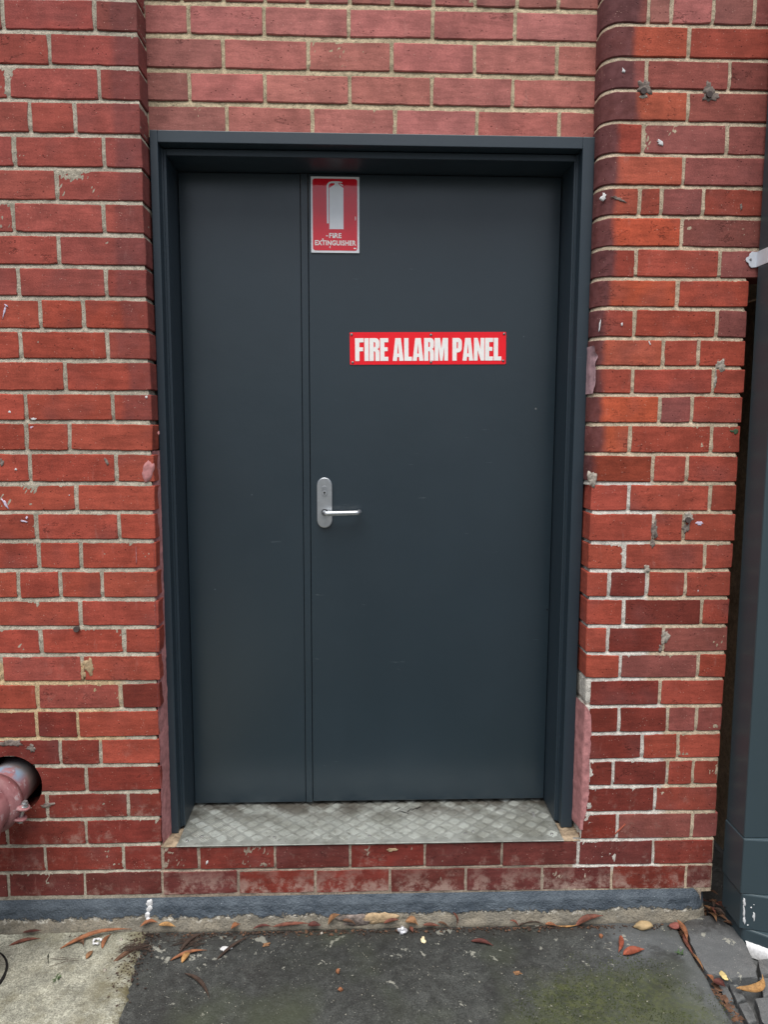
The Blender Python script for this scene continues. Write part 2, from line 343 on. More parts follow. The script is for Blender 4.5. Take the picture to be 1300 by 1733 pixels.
BL = [(-1545,-1315,2990,3064,'q',0,0,-1,-1),
(-1305,-1075,2990,3064,'q',0,0,-1,-1),
(-1065,-835,2990,3064,'q',0,0,-1,-1),
(-825,-595,2990,3064,'q',-51,0,-1,3),
(-1655,-1425,2905,2979,'q',0,0,-1,-1),
(-1415,-1185,2905,2979,'q',0,0,-1,-1),
(-1175,-945,2905,2979,'p',0,0,-1,-1),
(-935,-705,2905,2979,'q',0,0,-1,-1),
(-695,-595,2905,2979,'q',-77,0,-1,3),
(-1545,-1315,2820,2894,'p',0,0,-1,-1),
(-1305,-1075,2820,2894,'q',0,0,-1,-1),
(-1065,-835,2820,2894,'p',0,0,-1,-1),
(-825,-595,2820,2894,'p',-88,0,-1,3),
(-1655,-1425,2735,2809,'p',0,0,-1,-1),
(-1415,-1185,2735,2809,'p',0,0,-1,-1),
(-1175,-945,2735,2809,'p',0,0,-1,-1),
(-935,-705,2735,2809,'p',0,0,-1,-1),
(-695,-595,2735,2809,'q',-94,0,-1,3),
(-1665,-1435,2650,2724,'p',0,0,-1,-1),
(-1425,-1315,2650,2724,'q',0,0,-1,-1),
(-1305,-1075,2650,2724,'p',0,0,-1,-1),
(-1065,-835,2650,2724,'q',0,0,-1,-1),
(-825,-595,2650,2724,'q',-65,0,-1,3),
(-1535,-1305,2565,2639,'q',0,0,-1,-1),
(-1295,-1065,2565,2639,'q',0,0,-1,-1),
(-1055,-945,2565,2639,'p',0,0,-1,-1),
(-935,-705,2565,2639,'q',0,0,-1,-1),
(-695,-595,2565,2639,'q',-84,0,-1,3),
(-1663,-1433,2480,2554,'q',0,0,-1,-1),
(-1423,-1193,2480,2554,'q',0,0,-1,-1),
(-1183,-953,2480,2554,'p',0,0,-1,-1),
(-943,-712,2480,2554,'q',0,0,-1,-1),
(-702,-595,2480,2554,'p',-74,0,-1,3),
(-1665,-1435,2393,2469,'q',0,0,-1,-1),
(-1425,-1195,2393,2469,'p',0,0,-1,-1),
(-1185,-1075,2393,2469,'q',0,0,-1,-1),
(-1065,-835,2393,2469,'q',0,0,-1,-1),
(-825,-594,2393,2469,'q',-68,0,-1,3),
(-1539,-1310,2306,2383,'q',0,0,-1,-1),
(-1299,-1070,2306,2383,'q',0,0,-1,-1),
(-1059,-950,2306,2383,'q',0,0,-1,-1),
(-939,-707,2306,2383,'q',0,0,-1,-1),
(-697,-593,2306,2383,'q',-81,0,-1,3),
(-1605,-1495,2219,2296,'q',0,0,-1,-1),
(-1485,-1255,2219,2296,'q',0,0,-1,-1),
(-1245,-1015,2219,2296,'q',0,0,-1,-1),
(-1005,-895,2219,2296,'q',0,0,-1,-1),
(-885,-775,2219,2296,'q',0,0,-1,-1),
(-764,-595,2219,2296,'q',-73,0,-1,3),
(-1531,-1302,2131,2208,'q',0,0,-1,-1),
(-1291,-1182,2131,2208,'q',0,0,-1,-1),
(-1171,-942,2131,2208,'q',0,0,-1,-1),
(-931,-701,2131,2208,'q',0,0,-1,-1),
(-691,-593,2131,2208,'q',-73,0,-1,3),
(-1542,-1312,2044,2121,'q',0,0,-1,-1),
(-1302,-1072,2044,2121,'q',0,0,-1,-1),
(-1062,-832,2044,2121,'q',0,0,-1,-1),
(-822,-594,2044,2121,'q',-65,0,-1,3),
(-1543,-1313,1959,2034,'q',0,0,-1,-1),
(-1303,-1193,1959,2034,'q',0,0,-1,-1),
(-1183,-953,1959,2034,'q',0,0,-1,-1),
(-943,-708,1959,2034,'q',0,0,-1,-1),
(-698,-595,1959,2034,'q',-76,0,-1,3),
(-1544,-1314,1873,1948,'q',0,0,-1,-1),
(-1304,-1074,1873,1948,'q',0,0,-1,-1),
(-1064,-834,1873,1948,'q',0,0,-1,-1),
(-824,-591,1873,1948,'q',-85,0,-1,3),
(-1657,-1428,1788,1862,'q',0,0,-1,-1),
(-1417,-1188,1788,1862,'q',0,0,-1,-1),
(-1177,-948,1788,1862,'q',0,0,-1,-1),
(-937,-708,1788,1862,'q',0,0,-1,-1),
(-698,-592,1788,1862,'q',-90,0,-1,3),
(-1602,-1373,1701,1777,'r',0,0,-1,-1),
(-1362,-1133,1701,1777,'r',0,0,-1,-1),
(-1122,-893,1701,1777,'r',0,0,-1,-1),
(-882,-774,1701,1777,'r',0,0,-1,-1),
(-763,-591,1701,1777,'r',-74,0,-1,3),
(-1661,-1431,1618,1691,'r',0,0,-1,-1),
(-1421,-1191,1618,1691,'r',0,0,-1,-1),
(-1181,-951,1618,1691,'r',0,0,-1,-1),
(-941,-712,1618,1691,'r',0,0,-1,-1),
(-701,-589,1618,1691,'r',-96,0,-1,3),
(-1542,-1312,1530,1607,'r',0,0,-1,-1),
(-1302,-1072,1530,1607,'r',0,0,-1,-1),
(-1062,-832,1530,1607,'r',0,0,-1,-1),
(-822,-589,1530,1607,'r',-63,0,-1,3),
(-1535,-1425,1447,1519,'r',0,0,-1,-1),
(-1415,-1185,1447,1519,'r',0,0,-1,-1),
(-1175,-945,1447,1519,'r',0,0,-1,-1),
(-935,-703,1447,1519,'r',0,0,-1,-1),
(-693,-589,1447,1519,'r',-82,0,-1,3),
(-1537,-1428,1362,1436,'r',0,0,-1,-1),
(-1417,-1188,1362,1436,'r',0,0,-1,-1),
(-1177,-948,1362,1436,'r',0,0,-1,-1),
(-937,-828,1362,1436,'r',0,0,-1,-1),
(-817,-589,1362,1436,'r',0,0,-1,3),
(-1532,-1422,1273,1351,'r',0,0,-1,-1),
(-1412,-1182,1273,1351,'r',0,0,-1,-1),
(-1172,-942,1273,1351,'r',0,0,-1,-1),
(-932,-700,1273,1351,'r',0,0,-1,-1),
(-690,-588,1273,1351,'r',0,0,-1,3),
(-1525,-1296,1190,1262,'r',0,0,-1,-1),
(-1285,-1056,1190,1262,'r',0,0,-1,-1),
(-1045,-816,1190,1262,'r',0,0,-1,-1),
(-805,-589,1190,1262,'r',0,0,-1,3),
(-1642,-1413,1107,1180,'r',0,0,-1,-1),
(-1402,-1173,1107,1180,'r',0,0,-1,-1),
(-1162,-933,1107,1180,'r',0,0,-1,-1),
(-922,-698,1107,1180,'r',0,0,-1,-1),
(-688,-590,1107,1180,'r',0,0,-1,3),
(-1640,-1411,1022,1097,'r',0,0,-1,-1),
(-1400,-1171,1022,1097,'r',0,0,-1,-1),
(-1160,-931,1022,1097,'r',0,0,-1,-1),
(-920,-811,1022,1097,'r',0,0,-1,-1),
(-800,-590,1022,1097,'r',0,0,-1,3),
(-1702,-1473,936,1011,'r',0,0,-1,-1),
(-1462,-1233,936,1011,'r',0,0,-1,-1),
(-1222,-993,936,1011,'r',0,0,-1,-1),
(-982,-873,936,1011,'r',0,0,-1,-1),
(-862,-753,936,1011,'r',0,0,-1,-1),
(-743,-589,936,1011,'r',0,0,-1,3),
(-1528,-1419,852,925,'r',0,0,-1,-1),
(-1408,-1179,852,925,'r',0,0,-1,-1),
(-1168,-1059,852,925,'r',0,0,-1,-1),
(-1048,-819,852,925,'r',0,0,-1,-1),
(-808,-588,852,925,'r',0,0,-1,3),
(-1525,-1416,770,842,'q',0,0,-1,-1),
(-1405,-1176,770,842,'r',0,0,-1,-1),
(-1165,-936,770,842,'r',0,0,-1,-1),
(-925,-696,770,842,'r',0,0,-1,-1),
(-686,-589,770,842,'r',0,0,-1,3),
(-1525,-1296,686,760,'q',0,0,-1,-1),
(-1285,-1056,686,760,'r',0,0,-1,-1),
(-1045,-820,686,760,'q',0,0.3,-1,-1),
(-810,-591,686,760,'r',0,0,-1,3),
(-1664,-1435,602,675,'d',0,0,-1,-1),
(-1424,-1195,602,675,'d',0,0,-1,-1),
(-1184,-955,602,675,'r',0,0,-1,-1),
(-944,-712,602,675,'q',0,0.3,-1,-1),
(-701,-592,602,675,'d',0,0,-1,3),
(-1552,-1440,514,592,'d',0,0,-1,-1),
(-1432,-1200,514,592,'r',0,0,-1,-1),
(-1192,-960,514,592,'d',0,0,-1,-1),
(-952,-840,514,592,'d',0,0,-1,-1),
(-832,-598,514,592,'r',0,0,-1,3),
(-1606,-1375,429,505,'r',0,0.25,-1,-1),
(-1366,-1135,429,505,'d',0,0.25,-1,-1),
(-1126,-895,429,505,'d',0,0.25,-1,-1),
(-886,-777,429,505,'d',0,0.25,-1,-1),
(-768,-597,429,505,'r',0,0.25,-1,3),
(-1534,-1423,345,420,'d',0,0.25,-1,-1),
(-1414,-1183,345,420,'d',0,0.25,-1,-1),
(-1174,-1063,345,420,'d',0,0.25,-1,-1),
(-1054,-823,345,420,'d',0,0.25,-1,-1),
(-814,-597,345,420,'d',0,0.25,-1,3),
(-1533,-1302,261,336,'d',0,0.45,-1,-1),
(-1293,-1182,261,336,'d',0,0.45,-1,-1),
(-1173,-942,261,336,'d',0,0.45,-1,-1),
(-933,-702,261,336,'d',0,0.45,-1,-1),
(-693,-599,261,336,'d',0,0.45,-1,3),
(-1536,-1305,177,252,'d',0,0.45,-1,-1),
(-1296,-1065,177,252,'d',0,0.45,-1,-1),
(-1056,-830,177,252,'d',0,0.45,-1,-1),
(-821,-600,177,252,'d',0,0.45,-1,3),
(-1658,-1428,92,169,'d',0,0.4,-1,-1),
(-1421,-1191,92,169,'s',0,0.4,-1,-1),
(-1184,-954,92,169,'d',0,0.4,-1,-1),
(-947,-720,92,168,'d',0,0.4,-1,-1),
(-713,-604,91,168,'d',0,0.4,-1,-1),
(-1536,-1306,10,84,'d',0,0.4,-1,-1),
(-1299,-1069,10,84,'s',0,0.4,-1,-1),
(-1062,-840,10,84,'s',0,0.4,-1,-1),
(-833,-606,10,84,'s',0,0.4,-1,-1)]
BR = [(671,920,2954,3029,'p',70,0,50,-1),
(930,1035,2954,3029,'r',0,0,-1,-1),
(1045,1275,2954,3029,'p',0,0,-1,-1),
(1285,1515,2954,3029,'r',0,0,-1,-1),
(671,795,2869,2944,'p',70,0,50,-1),
(805,920,2869,2944,'r',0,0,-1,-1),
(930,1160,2869,2944,'p',0,0,-1,-1),
(1170,1400,2869,2944,'r',0,0,-1,-1),
(1410,1640,2869,2944,'p',0,0,-1,-1),
(671,920,2784,2859,'p',70,0,50,-1),
(930,1035,2784,2859,'r',0,0,-1,-1),
(1045,1275,2784,2859,'p',0,0,-1,-1),
(1285,1515,2784,2859,'r',0,0,-1,-1),
(671,795,2699,2774,'p',70,0,50,-1),
(805,920,2699,2774,'r',0,0,-1,-1),
(930,1160,2699,2774,'p',0,0,-1,-1),
(1170,1400,2699,2774,'r',0,0,-1,-1),
(1410,1640,2699,2774,'p',0,0,-1,-1),
(671,920,2614,2689,'p',70,0,50,-1),
(930,1035,2614,2689,'r',0,0,-1,-1),
(1045,1275,2614,2689,'p',0,0,-1,-1),
(1285,1515,2614,2689,'r',0,0,-1,-1),
(671,784,2529,2604,'p',100,0,50,-1),
(794,847,2529,2604,'m',0,0,-1,-1),
(857,963,2529,2604,'k',0,0,-1,-1),
(973,1078,2529,2604,'m',0,0,-1,-1),
(1088,1318,2529,2604,'p',0,0,-1,-1),
(1328,1558,2529,2604,'p',0,0,-1,-1),
(671,899,2442,2519,'o',85,0,50,-1),
(909,1139,2442,2519,'r',0,0,-1,-1),
(1149,1379,2442,2519,'p',0,0,-1,-1),
(1389,1619,2442,2519,'p',0,0,-1,-1),
(671,785,2360,2432,'p',90,0,50,-1),
(795,1018,2360,2432,'p',0,0,-1,-1),
(1028,1258,2360,2432,'p',0,0,-1,-1),
(1268,1498,2360,2432,'p',0,0,-1,-1),
(671,905,2276,2350,'o',100,0,50,-1),
(915,1145,2276,2350,'p',0,0,-1,-1),
(1155,1385,2276,2350,'p',0,0,-1,-1),
(1395,1625,2276,2350,'p',0,0,-1,-1),
(671,783,2190,2266,'r',50,0,50,-1),
(793,1020,2190,2266,'p',0,0,-1,-1),
(1030,1260,2190,2266,'p',0,0,-1,-1),
(1270,1500,2190,2266,'p',0,0,-1,-1),
(671,901,2106,2180,'o',52,0,50,-1),
(911,1141,2106,2180,'p',0,0,-1,-1),
(1151,1381,2106,2180,'p',0,0,-1,-1),
(1391,1621,2106,2180,'p',0,0,-1,-1),
(671,780,2025,2096,'o',45,0,50,-1),
(790,842,2025,2096,'r',0,0,-1,-1),
(852,961,2025,2096,'p',0,0,-1,-1),
(971,1201,2025,2096,'r',0,0,-1,-1),
(1211,1441,2025,2096,'p',0,0,-1,-1),
(1451,1681,2025,2096,'p',0,0,-1,-1),
(671,904,1940,2015,'O',45,0,50,-1),
(914,1144,1940,2015,'p',0,0,-1,-1),
(1154,1384,1940,2015,'p',0,0,-1,-1),
(1394,1624,1940,2015,'p',0,0,-1,-1),
(671,777,1856,1930,'r',55,0,50,-1),
(787,1017,1856,1930,'r',0,0,-1,-1),
(1027,1257,1856,1930,'p',0,0,-1,-1),
(1267,1497,1856,1930,'p',0,0,-1,-1),
(671,900,1774,1846,'O',45,0,50,-1),
(910,1109,1774,1846,'r',0,0,-1,3),
(671,780,1690,1764,'r',34,0,50,-1),
(790,1019,1690,1764,'r',0,0,-1,-1),
(1029,1110,1690,1764,'p',0,0,-1,3),
(671,867,1608,1680,'o',36,0,50,-1),
(877,970,1608,1680,'r',0,0,-1,-1),
(980,1111,1608,1680,'r',0,0,-1,3),
(671,781,1530,1598,'r',32,0,50,-1),
(791,1017,1530,1598,'r',0,0,-1,-1),
(1027,1114,1530,1598,'r',0,0,-1,3),
(671,864,1446,1520,'O',34,0,50,-1),
(874,959,1446,1520,'p',0,0,-1,-1),
(969,1112,1446,1520,'r',0,0,-1,3),
(671,780,1359,1436,'O',42,0,50,-1),
(790,1021,1359,1436,'r',0,0,-1,-1),
(1031,1111,1359,1436,'r',0,0,-1,3),
(671,852,1274,1349,'b',20,0,50,-1),
(862,953,1274,1349,'r',0,0,-1,-1),
(963,1108,1274,1349,'r',0,0,-1,3),
(677,784,1189,1264,'r',0,0,3,-1),
(794,1026,1189,1264,'r',0,0,-1,-1),
(1036,1109,1189,1264,'r',0,0,-1,3),
(676,861,1099,1179,'r',0,0,3,-1),
(871,952,1099,1179,'r',0,0,-1,-1),
(962,1111,1099,1179,'r',0,0,-1,3),
(676,778,1015,1089,'r',0,0,3,-1),
(788,1019,1015,1089,'r',0,0,-1,-1),
(1029,1109,1015,1089,'r',0,0,-1,3),
(675,736,932,1005,'r',0,0,3,-1),
(746,849,932,1005,'d',0,0,-1,-1),
(859,965,932,1005,'r',0,0,-1,-1),
(975,1106,932,1005,'r',0,0,-1,3),
(676,782,846,922,'r',0,0,3,-1),
(792,1019,846,922,'d',0,0,-1,-1),
(1029,1108,846,922,'r',0,0,-1,3),
(677,738,762,837,'r',0,0,3,-1),
(747,907,762,837,'d',0,0,-1,-1),
(916,1108,762,837,'p',0,0,-1,3),
(679,779,682,753,'r',0,0,3,-1),
(788,1017,682,753,'p',0,0,-1,-1),
(1026,1106,682,753,'r',0,0,-1,3),
(696,904,597,673,'d',0,0,3,-1),
(913,1104,597,673,'r',0,0,-1,3),
(696,782,512,588,'d',0,0,3,-1),
(791,931,512,588,'d',0,0,-1,-1),
(940,1020,512,588,'p',0,0,-1,-1),
(1029,1104,512,588,'p',0,0,-1,3),
(695,857,427,503,'d',0,0,3,-1),
(866,967,427,503,'r',0,0,-1,-1),
(976,1103,427,503,'r',0,0,-1,3),
(702,770,342,418,'d',0,0,3,-1),
(779,939,342,418,'d',0,0,-1,-1),
(948,1019,342,418,'r',0,0,-1,-1),
(1028,1102,342,418,'r',0,0,-1,3),
(692,904,257,333,'d',0,0.3,3,-1),
(913,1102,257,333,'r',0,0.3,-1,3),
(682,790,168,248,'d',0,0.3,3,-1),
(799,1025,168,248,'p',0,0.3,-1,-1),
(1034,1109,168,248,'p',0,0.3,-1,3),
(679,907,83,161,'s',0,0.35,-1,-1),
(915,1099,82,160,'d',0,0.35,-1,3),
(569,781,2,77,'s',0,0.75,-1,-1),
(788,1015,1,76,'d',0,0.75,-1,-1),
(1023,1100,0,75,'s',0,0.75,-1,3)]
BT = [(-597,-495,90,161,'d',0,0.35,-1,-1),
(-487,-263,89,161,'d',0,0.35,-1,-1),
(-256,-34,88,161,'s',0,0.35,-1,-1),
(-27,196,87,161,'d',0,0.35,-1,-1),
(203,435,86,161,'s',0,0.35,-1,-1),
(442,672,85,161,'s',0,0.35,-1,-1),
(-599,-376,8,83,'s',0,0.75,-1,-1),
(-369,-141,7,81,'d',0,0.75,-1,-1),
(-133,89,6,80,'d',0,0.75,-1,-1),
(96,324,4,79,'s',0,0.75,-1,-1),
(331,562,3,78,'s',0,0.75,-1,-1)]
BI = [(-595,-360,2866,2940,'m',0,0,-1,-1),
(-350,-120,2866,2940,'m',0,0,-1,-1),
(-110,120,2866,2940,'m',0,0,-1,-1),
(130,360,2866,2940,'m',0,0,-1,-1),
(370,600,2866,2940,'m',0,0,-1,-1),
(610,678,2866,2940,'m',0,0,-1,-1),
(-595,-480,2778,2852,'m',0,0,-1,-1),
(-470,-240,2778,2852,'m',0,0,-1,-1),
(-230,0,2778,2852,'m',0,0,-1,-1),
(10,240,2778,2852,'m',0,0,-1,-1),
(250,480,2778,2852,'m',0,0,-1,-1),
(490,678,2778,2852,'m',0,0,-1,-1),
(-595,-360,2691,2765,'m',0,0,-1,-1),
(-350,-120,2691,2765,'m',0,0,-1,-1),
(-110,120,2691,2765,'m',0,0,-1,-1),
(130,360,2691,2765,'m',0,0,-1,-1),
(370,600,2691,2765,'m',0,0,-1,-1),
(610,678,2691,2765,'m',0,0,-1,-1),
(-595,-498,2603,2677,'m',0,0,-1,-1),
(-488,-383,2603,2677,'m',0,0,-1,-1),
(-373,-268,2603,2677,'m',0,0,-1,-1),
(-258,-150,2603,2677,'m',0,0,-1,-1),
(-140,-32,2603,2677,'m',0,0,-1,-1),
(-22,86,2603,2677,'m',0,0,-1,-1),
(96,201,2603,2677,'m',0,0,-1,-1),
(211,319,2603,2677,'m',0,0,-1,-1),
(329,438,2603,2677,'m',0,0,-1,-1),
(448,555,2603,2677,'m',0,0,-1,-1),
(565,678,2603,2677,'m',0,0,-1,-1),
(-595,-481,2517,2590,'k',0,0,-1,-1),
(-471,-272,2517,2590,'k',0,0,-1,-1),
(-262,-36,2517,2590,'k',0,0,-1,-1),
(-26,200,2517,2590,'k',0,0,-1,-1),
(210,434,2517,2590,'k',0,0,-1,-1),
(444,678,2517,2590,'k',0,0,-1,-1),
(-595,-387,2427,2503,'m',0,0,-1,-1),
(-377,-150,2427,2503,'k',0,0,-1,-1),
(-140,86,2427,2503,'k',0,0,-1,-1),
(96,321,2427,2503,'k',0,0,-1,-1),
(331,556,2427,2503,'k',0,0,-1,-1),
(566,678,2427,2503,'k',0,0,-1,-1),
(-595,-483,2339,2413,'m',0,0,-1,-1),
(-473,-272,2339,2413,'k',0,0,-1,-1),
(-262,-33,2339,2413,'k',0,0,-1,-1),
(-23,200,2339,2413,'k',0,0,-1,-1),
(210,432,2339,2413,'k',0,0,-1,-1),
(442,678,2339,2413,'k',0,0,-1,-1),
(-595,-380,2252,2325,'m',0,0,-1,-1),
(-370,-139,2252,2325,'k',0,0,-1,-1),
(-129,96,2252,2325,'k',0,0,-1,-1),
(106,330,2252,2325,'k',0,0,-1,-1),
(340,567,2252,2325,'k',0,0,-1,-1),
(577,678,2252,2325,'k',0,0,-1,-1)]

core = box('light_stop_slab', -3.2, 3.2, .74, .95, -.4, 4.2, 0, MO_T); tag(core, kind='structure')  # unseen backing slab, added to stop light leaking through the door gaps

wl = empty('brick_wall', (-1.05, 0, 0), 'red brick wall pier left of the grey door, with grey mortar and a fire pipe hole', 'brick wall')
lb = [brick(wl, r) for r in BL]
nothole = lambda c: (c[:, 0]-HOLE[0])**2 + (c[:, 2]-HOLE[1])**2 > HOLE[2]**2
shell('mortar', [(-1.5, .0016), (-.596, .0016), (-.5955, .30)], -.005, 2.93, MO_L, wl, keep=nothole, xs=lambda z: -.010*max(0, min(1, (.78-z)/.2)), jn=joints(BL))
wr = empty('brick_wall', (.89, 0, 0), 'red brick wall pier right of the grey door, with rounded orange and purple corner bricks', 'brick wall')
rb = [brick(wr, r) for r in BR]
ZS = 1.262
arc = [(.673+.048-.048*math.cos(a), .05-.048*math.sin(a)) for a in [math.pi/2*i/10 for i in range(11)]]
shell('mortar', [(.675, .30)] + arc + [(1.5, .0016)], 1.862, 2.93, MO_R, wr, jn=joints(BR))
shell('mortar', [(.675, .30)] + arc + [(1.103, .0016), (1.1035, .70)], ZS, 1.862, MO_R, wr, jn=joints(BR))
shell('mortar', [(.6815, .30), (.682, .0016), (1.101, .0016), (1.1015, .70)], .172, ZS, MO_R, wr, jn=joints(BR))
shell('mortar', [(.66, .0016), (1.101, .0016), (1.1015, .70)], -.012, .172, MO_R, wr, jn=joints(BR))
box('overhang_core', 1.10, 1.72, .013, .74, 1.866, 2.93, 0, MO_R, wr)  # unseen depth and width extended to keep sky light out of the slot
wt = empty('brick_threshold', (.03, 0, 0), 'two low courses of worn dark red bricks under the metal door tread', 'brick step')
for r in BT: brick(wt, r, depth=.09)
shell('mortar', [(-.612, .0014), (.66, .0014)], -.010, .1605, MO_T, wt, jn=joints(BT))
box('bedding', -.604, .676, .012, .30, -.2, .1602, 0, MO_T, wt)
wi = empty('brick_wall', (.04, .08, 2.25), 'pinkish red brick wall above the grey door frame, sandy wide joints', 'brick wall')
for r in BI: brick(wi, r, yf=.08, depth=.10)
shell('mortar', [(-.6, .0818), (.685, .0818)], 2.24, 2.93, MO_I, wi, amp=.0014, jn=joints(BI))
box('lintel_core', -.6, .69, .095, .30, 2.256, 2.93, 0, MO_T, wi)
shell('mortar', [(1.345, .70), (1.345, .0016), (1.9, .0016)], -.12, 1.862, MO_R, wr, step=.008)  # unseen pier beyond the downpipe, added to shut side light out of the slot
for k in range(22):
    for x0, x1 in ((1.340, 1.575), (1.585, 1.82)) if k % 2 else ((1.340, 1.450), (1.460, 1.695), (1.705, 1.82)):
        brick(wr, (int(x0*1000), int(x1*1000), 12+int(k*84.2), 86+int(k*84.2), random.choice('rpdr'), 0, 0, 3 if x0 < 1.35 else -1, -1))
# the recessed return wall glimpsed in the dark slot beside the downpipe
wd = empty('brick_wall', (1.3, .62, 0), 'shadowed recessed brick wall seen in the slot beside the downpipe', 'brick wall')
for k in range(22):
    z = -.08+k*.0865
    for i in range(3):
        xx = 1.06+.24*i-(.12 if k % 2 else 0)
        brick(wd, (int(max(xx, 1.06)*1000)+5, int((xx+.24)*1000)-5, int(z*1000)+5, int(z*1000)+82, random.choice('rpd'), 0, 0, -1, -1), yf=.62, depth=.04)
shell('mortar', [(1.06, .624), (1.72, .624)], -.1, 1.87, MO_T, wd, step=.012)

# cut the pipe hole through the bricks that meet it
bm = bmesh.new(); bmesh.ops.create_cone(bm, cap_ends=True, segments=40, radius1=HOLE[2], radius2=HOLE[2]*.98, depth=.5, matrix=Matrix.Translation((HOLE[0], 0, HOLE[1])) @ Matrix.Rotation(math.pi/2, 4, 'X'))
cme = bpy.data.meshes.new('cutter'); bm.to_mesh(cme); bm.free(); cut = bpy.data.objects.new('cutter', cme); COL.objects.link(cut)
hit = []
for o in lb:
    xs_ = [v.co.x+o.location.x for v in o.data.vertices]; zs_ = [v.co.z+o.location.z for v in o.data.vertices]
    dx = max(min(xs_)-HOLE[0], 0, HOLE[0]-max(xs_)); dz = max(min(zs_)-HOLE[1], 0, HOLE[1]-max(zs_))
    if math.hypot(dx, dz) < HOLE[2]:
        md = o.modifiers.new('b', 'BOOLEAN'); md.object = cut; md.operation = 'DIFFERENCE'; md.solver = 'EXACT'; hit.append(o)
dg = bpy.context.evaluated_depsgraph_get(); dg.update()
for o in hit:
    me = bpy.data.meshes.new_from_object(o.evaluated_get(dg)); o.modifiers.clear(); o.data = me
    if len(me.vertices) < 4: bpy.data.objects.remove(o)
bpy.data.objects.remove(cut)
bm = bmesh.new(); rr = tube(bm, [(HOLE[0], .002, HOLE[1]), (HOLE[0], .05, HOLE[1]), (HOLE[0], .28, HOLE[1])], [.0925, .0935, .0935], 40, False); bm.faces.new(rr[-1])
frombm('hole_shade_lining', bm, BLACK, wl, True)  # added black tube; the shade inside the hole is put into its colour

# marks on the brickwork: paint drips, filler, scars
MARKS = [('paint_drip',-985,0,1745,5,37,0.3,'lilac'),
('paint_drip',-979,0,1761,12,5,0.5,'lilac'),
('paint_drip',-985,0,1469,8,8,0.2,'white'),
('paint_drip',-920,0,1450,20,7,0.1,'white'),
('paint_drip',-928,0,1426,15,7,-0.5,'lilac'),
('paint_drip',-977,0,1308,7,7,0.0,'white'),
('paint_drip',-1012,0,1210,8,33,-0.55,'lilac'),
('paint_drip',-962,0,1159,23,5,0.25,'lilac'),
('paint_drip',-953,0,1169,7,10,0.0,'lilac'),
('paint_drip',-830,0,1234,3,3,0.0,'white'),
('paint_drip',-603,0,1512,7,8,0.0,'white'),
('paint_drip',-647,0,1057,2,53,0.0,'pink'),
('paint_drip',-572,0,1411,5,13,0.0,'pink'),
('chip_scar',-721,0,1330,8,28,-0.4,'grey'),
('render_patch',-605,0,1303,37,67,0.1,'pink'),
('chip_scar',-1014,0,1326,12,23,0.0,'grey'),
('paint_drip',717,6,2428,30,8,0.35,'white'),
('paint_drip',725,0,2405,8,15,-0.3,'white'),
('paint_drip',838,0,2217,25,13,0.6,'white'),
('paint_drip',685,8,2072,15,22,0.3,'white'),
('paint_drip',722,0,2067,37,10,0.3,'grey'),
('filler_blob',785,0,2363,40,40,0.2,'grey'),
('filler_blob',784,0,2340,27,18,0.0,'white'),
('filler_blob',965,0,2362,33,37,0.1,'grey'),
('filler_blob',973,0,2340,53,27,-0.1,'grey'),
('filler_blob',1042,0,1610,40,37,0.4,'white'),
('filler_blob',1028,0,1573,10,57,0.0,'white'),
('filler_blob',969,0,1170,35,33,0.0,'white'),
('filler_blob',965,0,1138,23,37,0.2,'grey'),
('filler_blob',916,0,807,30,50,0.1,'white'),
('filler_blob',905,0,771,15,27,0.0,'grey'),
('filler_blob',677,0,1279,30,50,0.0,'white'),
('filler_blob',869,0,1131,23,67,0.0,'grey'),
('filler_blob',865,0,1091,17,27,0.0,'grey'),
('paint_drip',686,4,1718,5,33,0.1,'white'),
('paint_drip',748,0,1723,5,10,0.0,'white'),
('paint_drip',830,0,1672,5,15,-0.4,'white'),
('paint_drip',1096,0,1421,27,15,0.0,'green'),
('filler_blob',-796,0,729,33,57,0.0,'sand'),
('filler_blob',-814,0,708,18,50,0.0,'sand'),
('filler_blob',851,0,1016,20,33,0.0,'white'),
('paint_drip',1002,0,1150,23,13,0.0,'lilac'),
('paint_drip',1009,0,948,3,8,0.0,'white'),
('paint_drip',-466,0,112,7,13,0.3,'white'),
('paint_drip',99,0,143,37,12,0.0,'sand'),
('filler_blob',804,0,199,5,67,0.75,'scar'),
('filler_blob',1075,0,2049,8,23,0.0,'grey'),
('filler_blob',-1030,0,498,90,23,0.0,'grey'),
('filler_blob',-976,0,481,33,27,0.4,'grey'),
('filler_blob',-936,0,303,43,17,0.0,'grey')]
MM = {'white': WHITEP, 'lilac': LILAC, 'pink': PINK, 'grey': GREYF, 'sand': SANDF, 'green': GREENP, 'scar': SCAR}
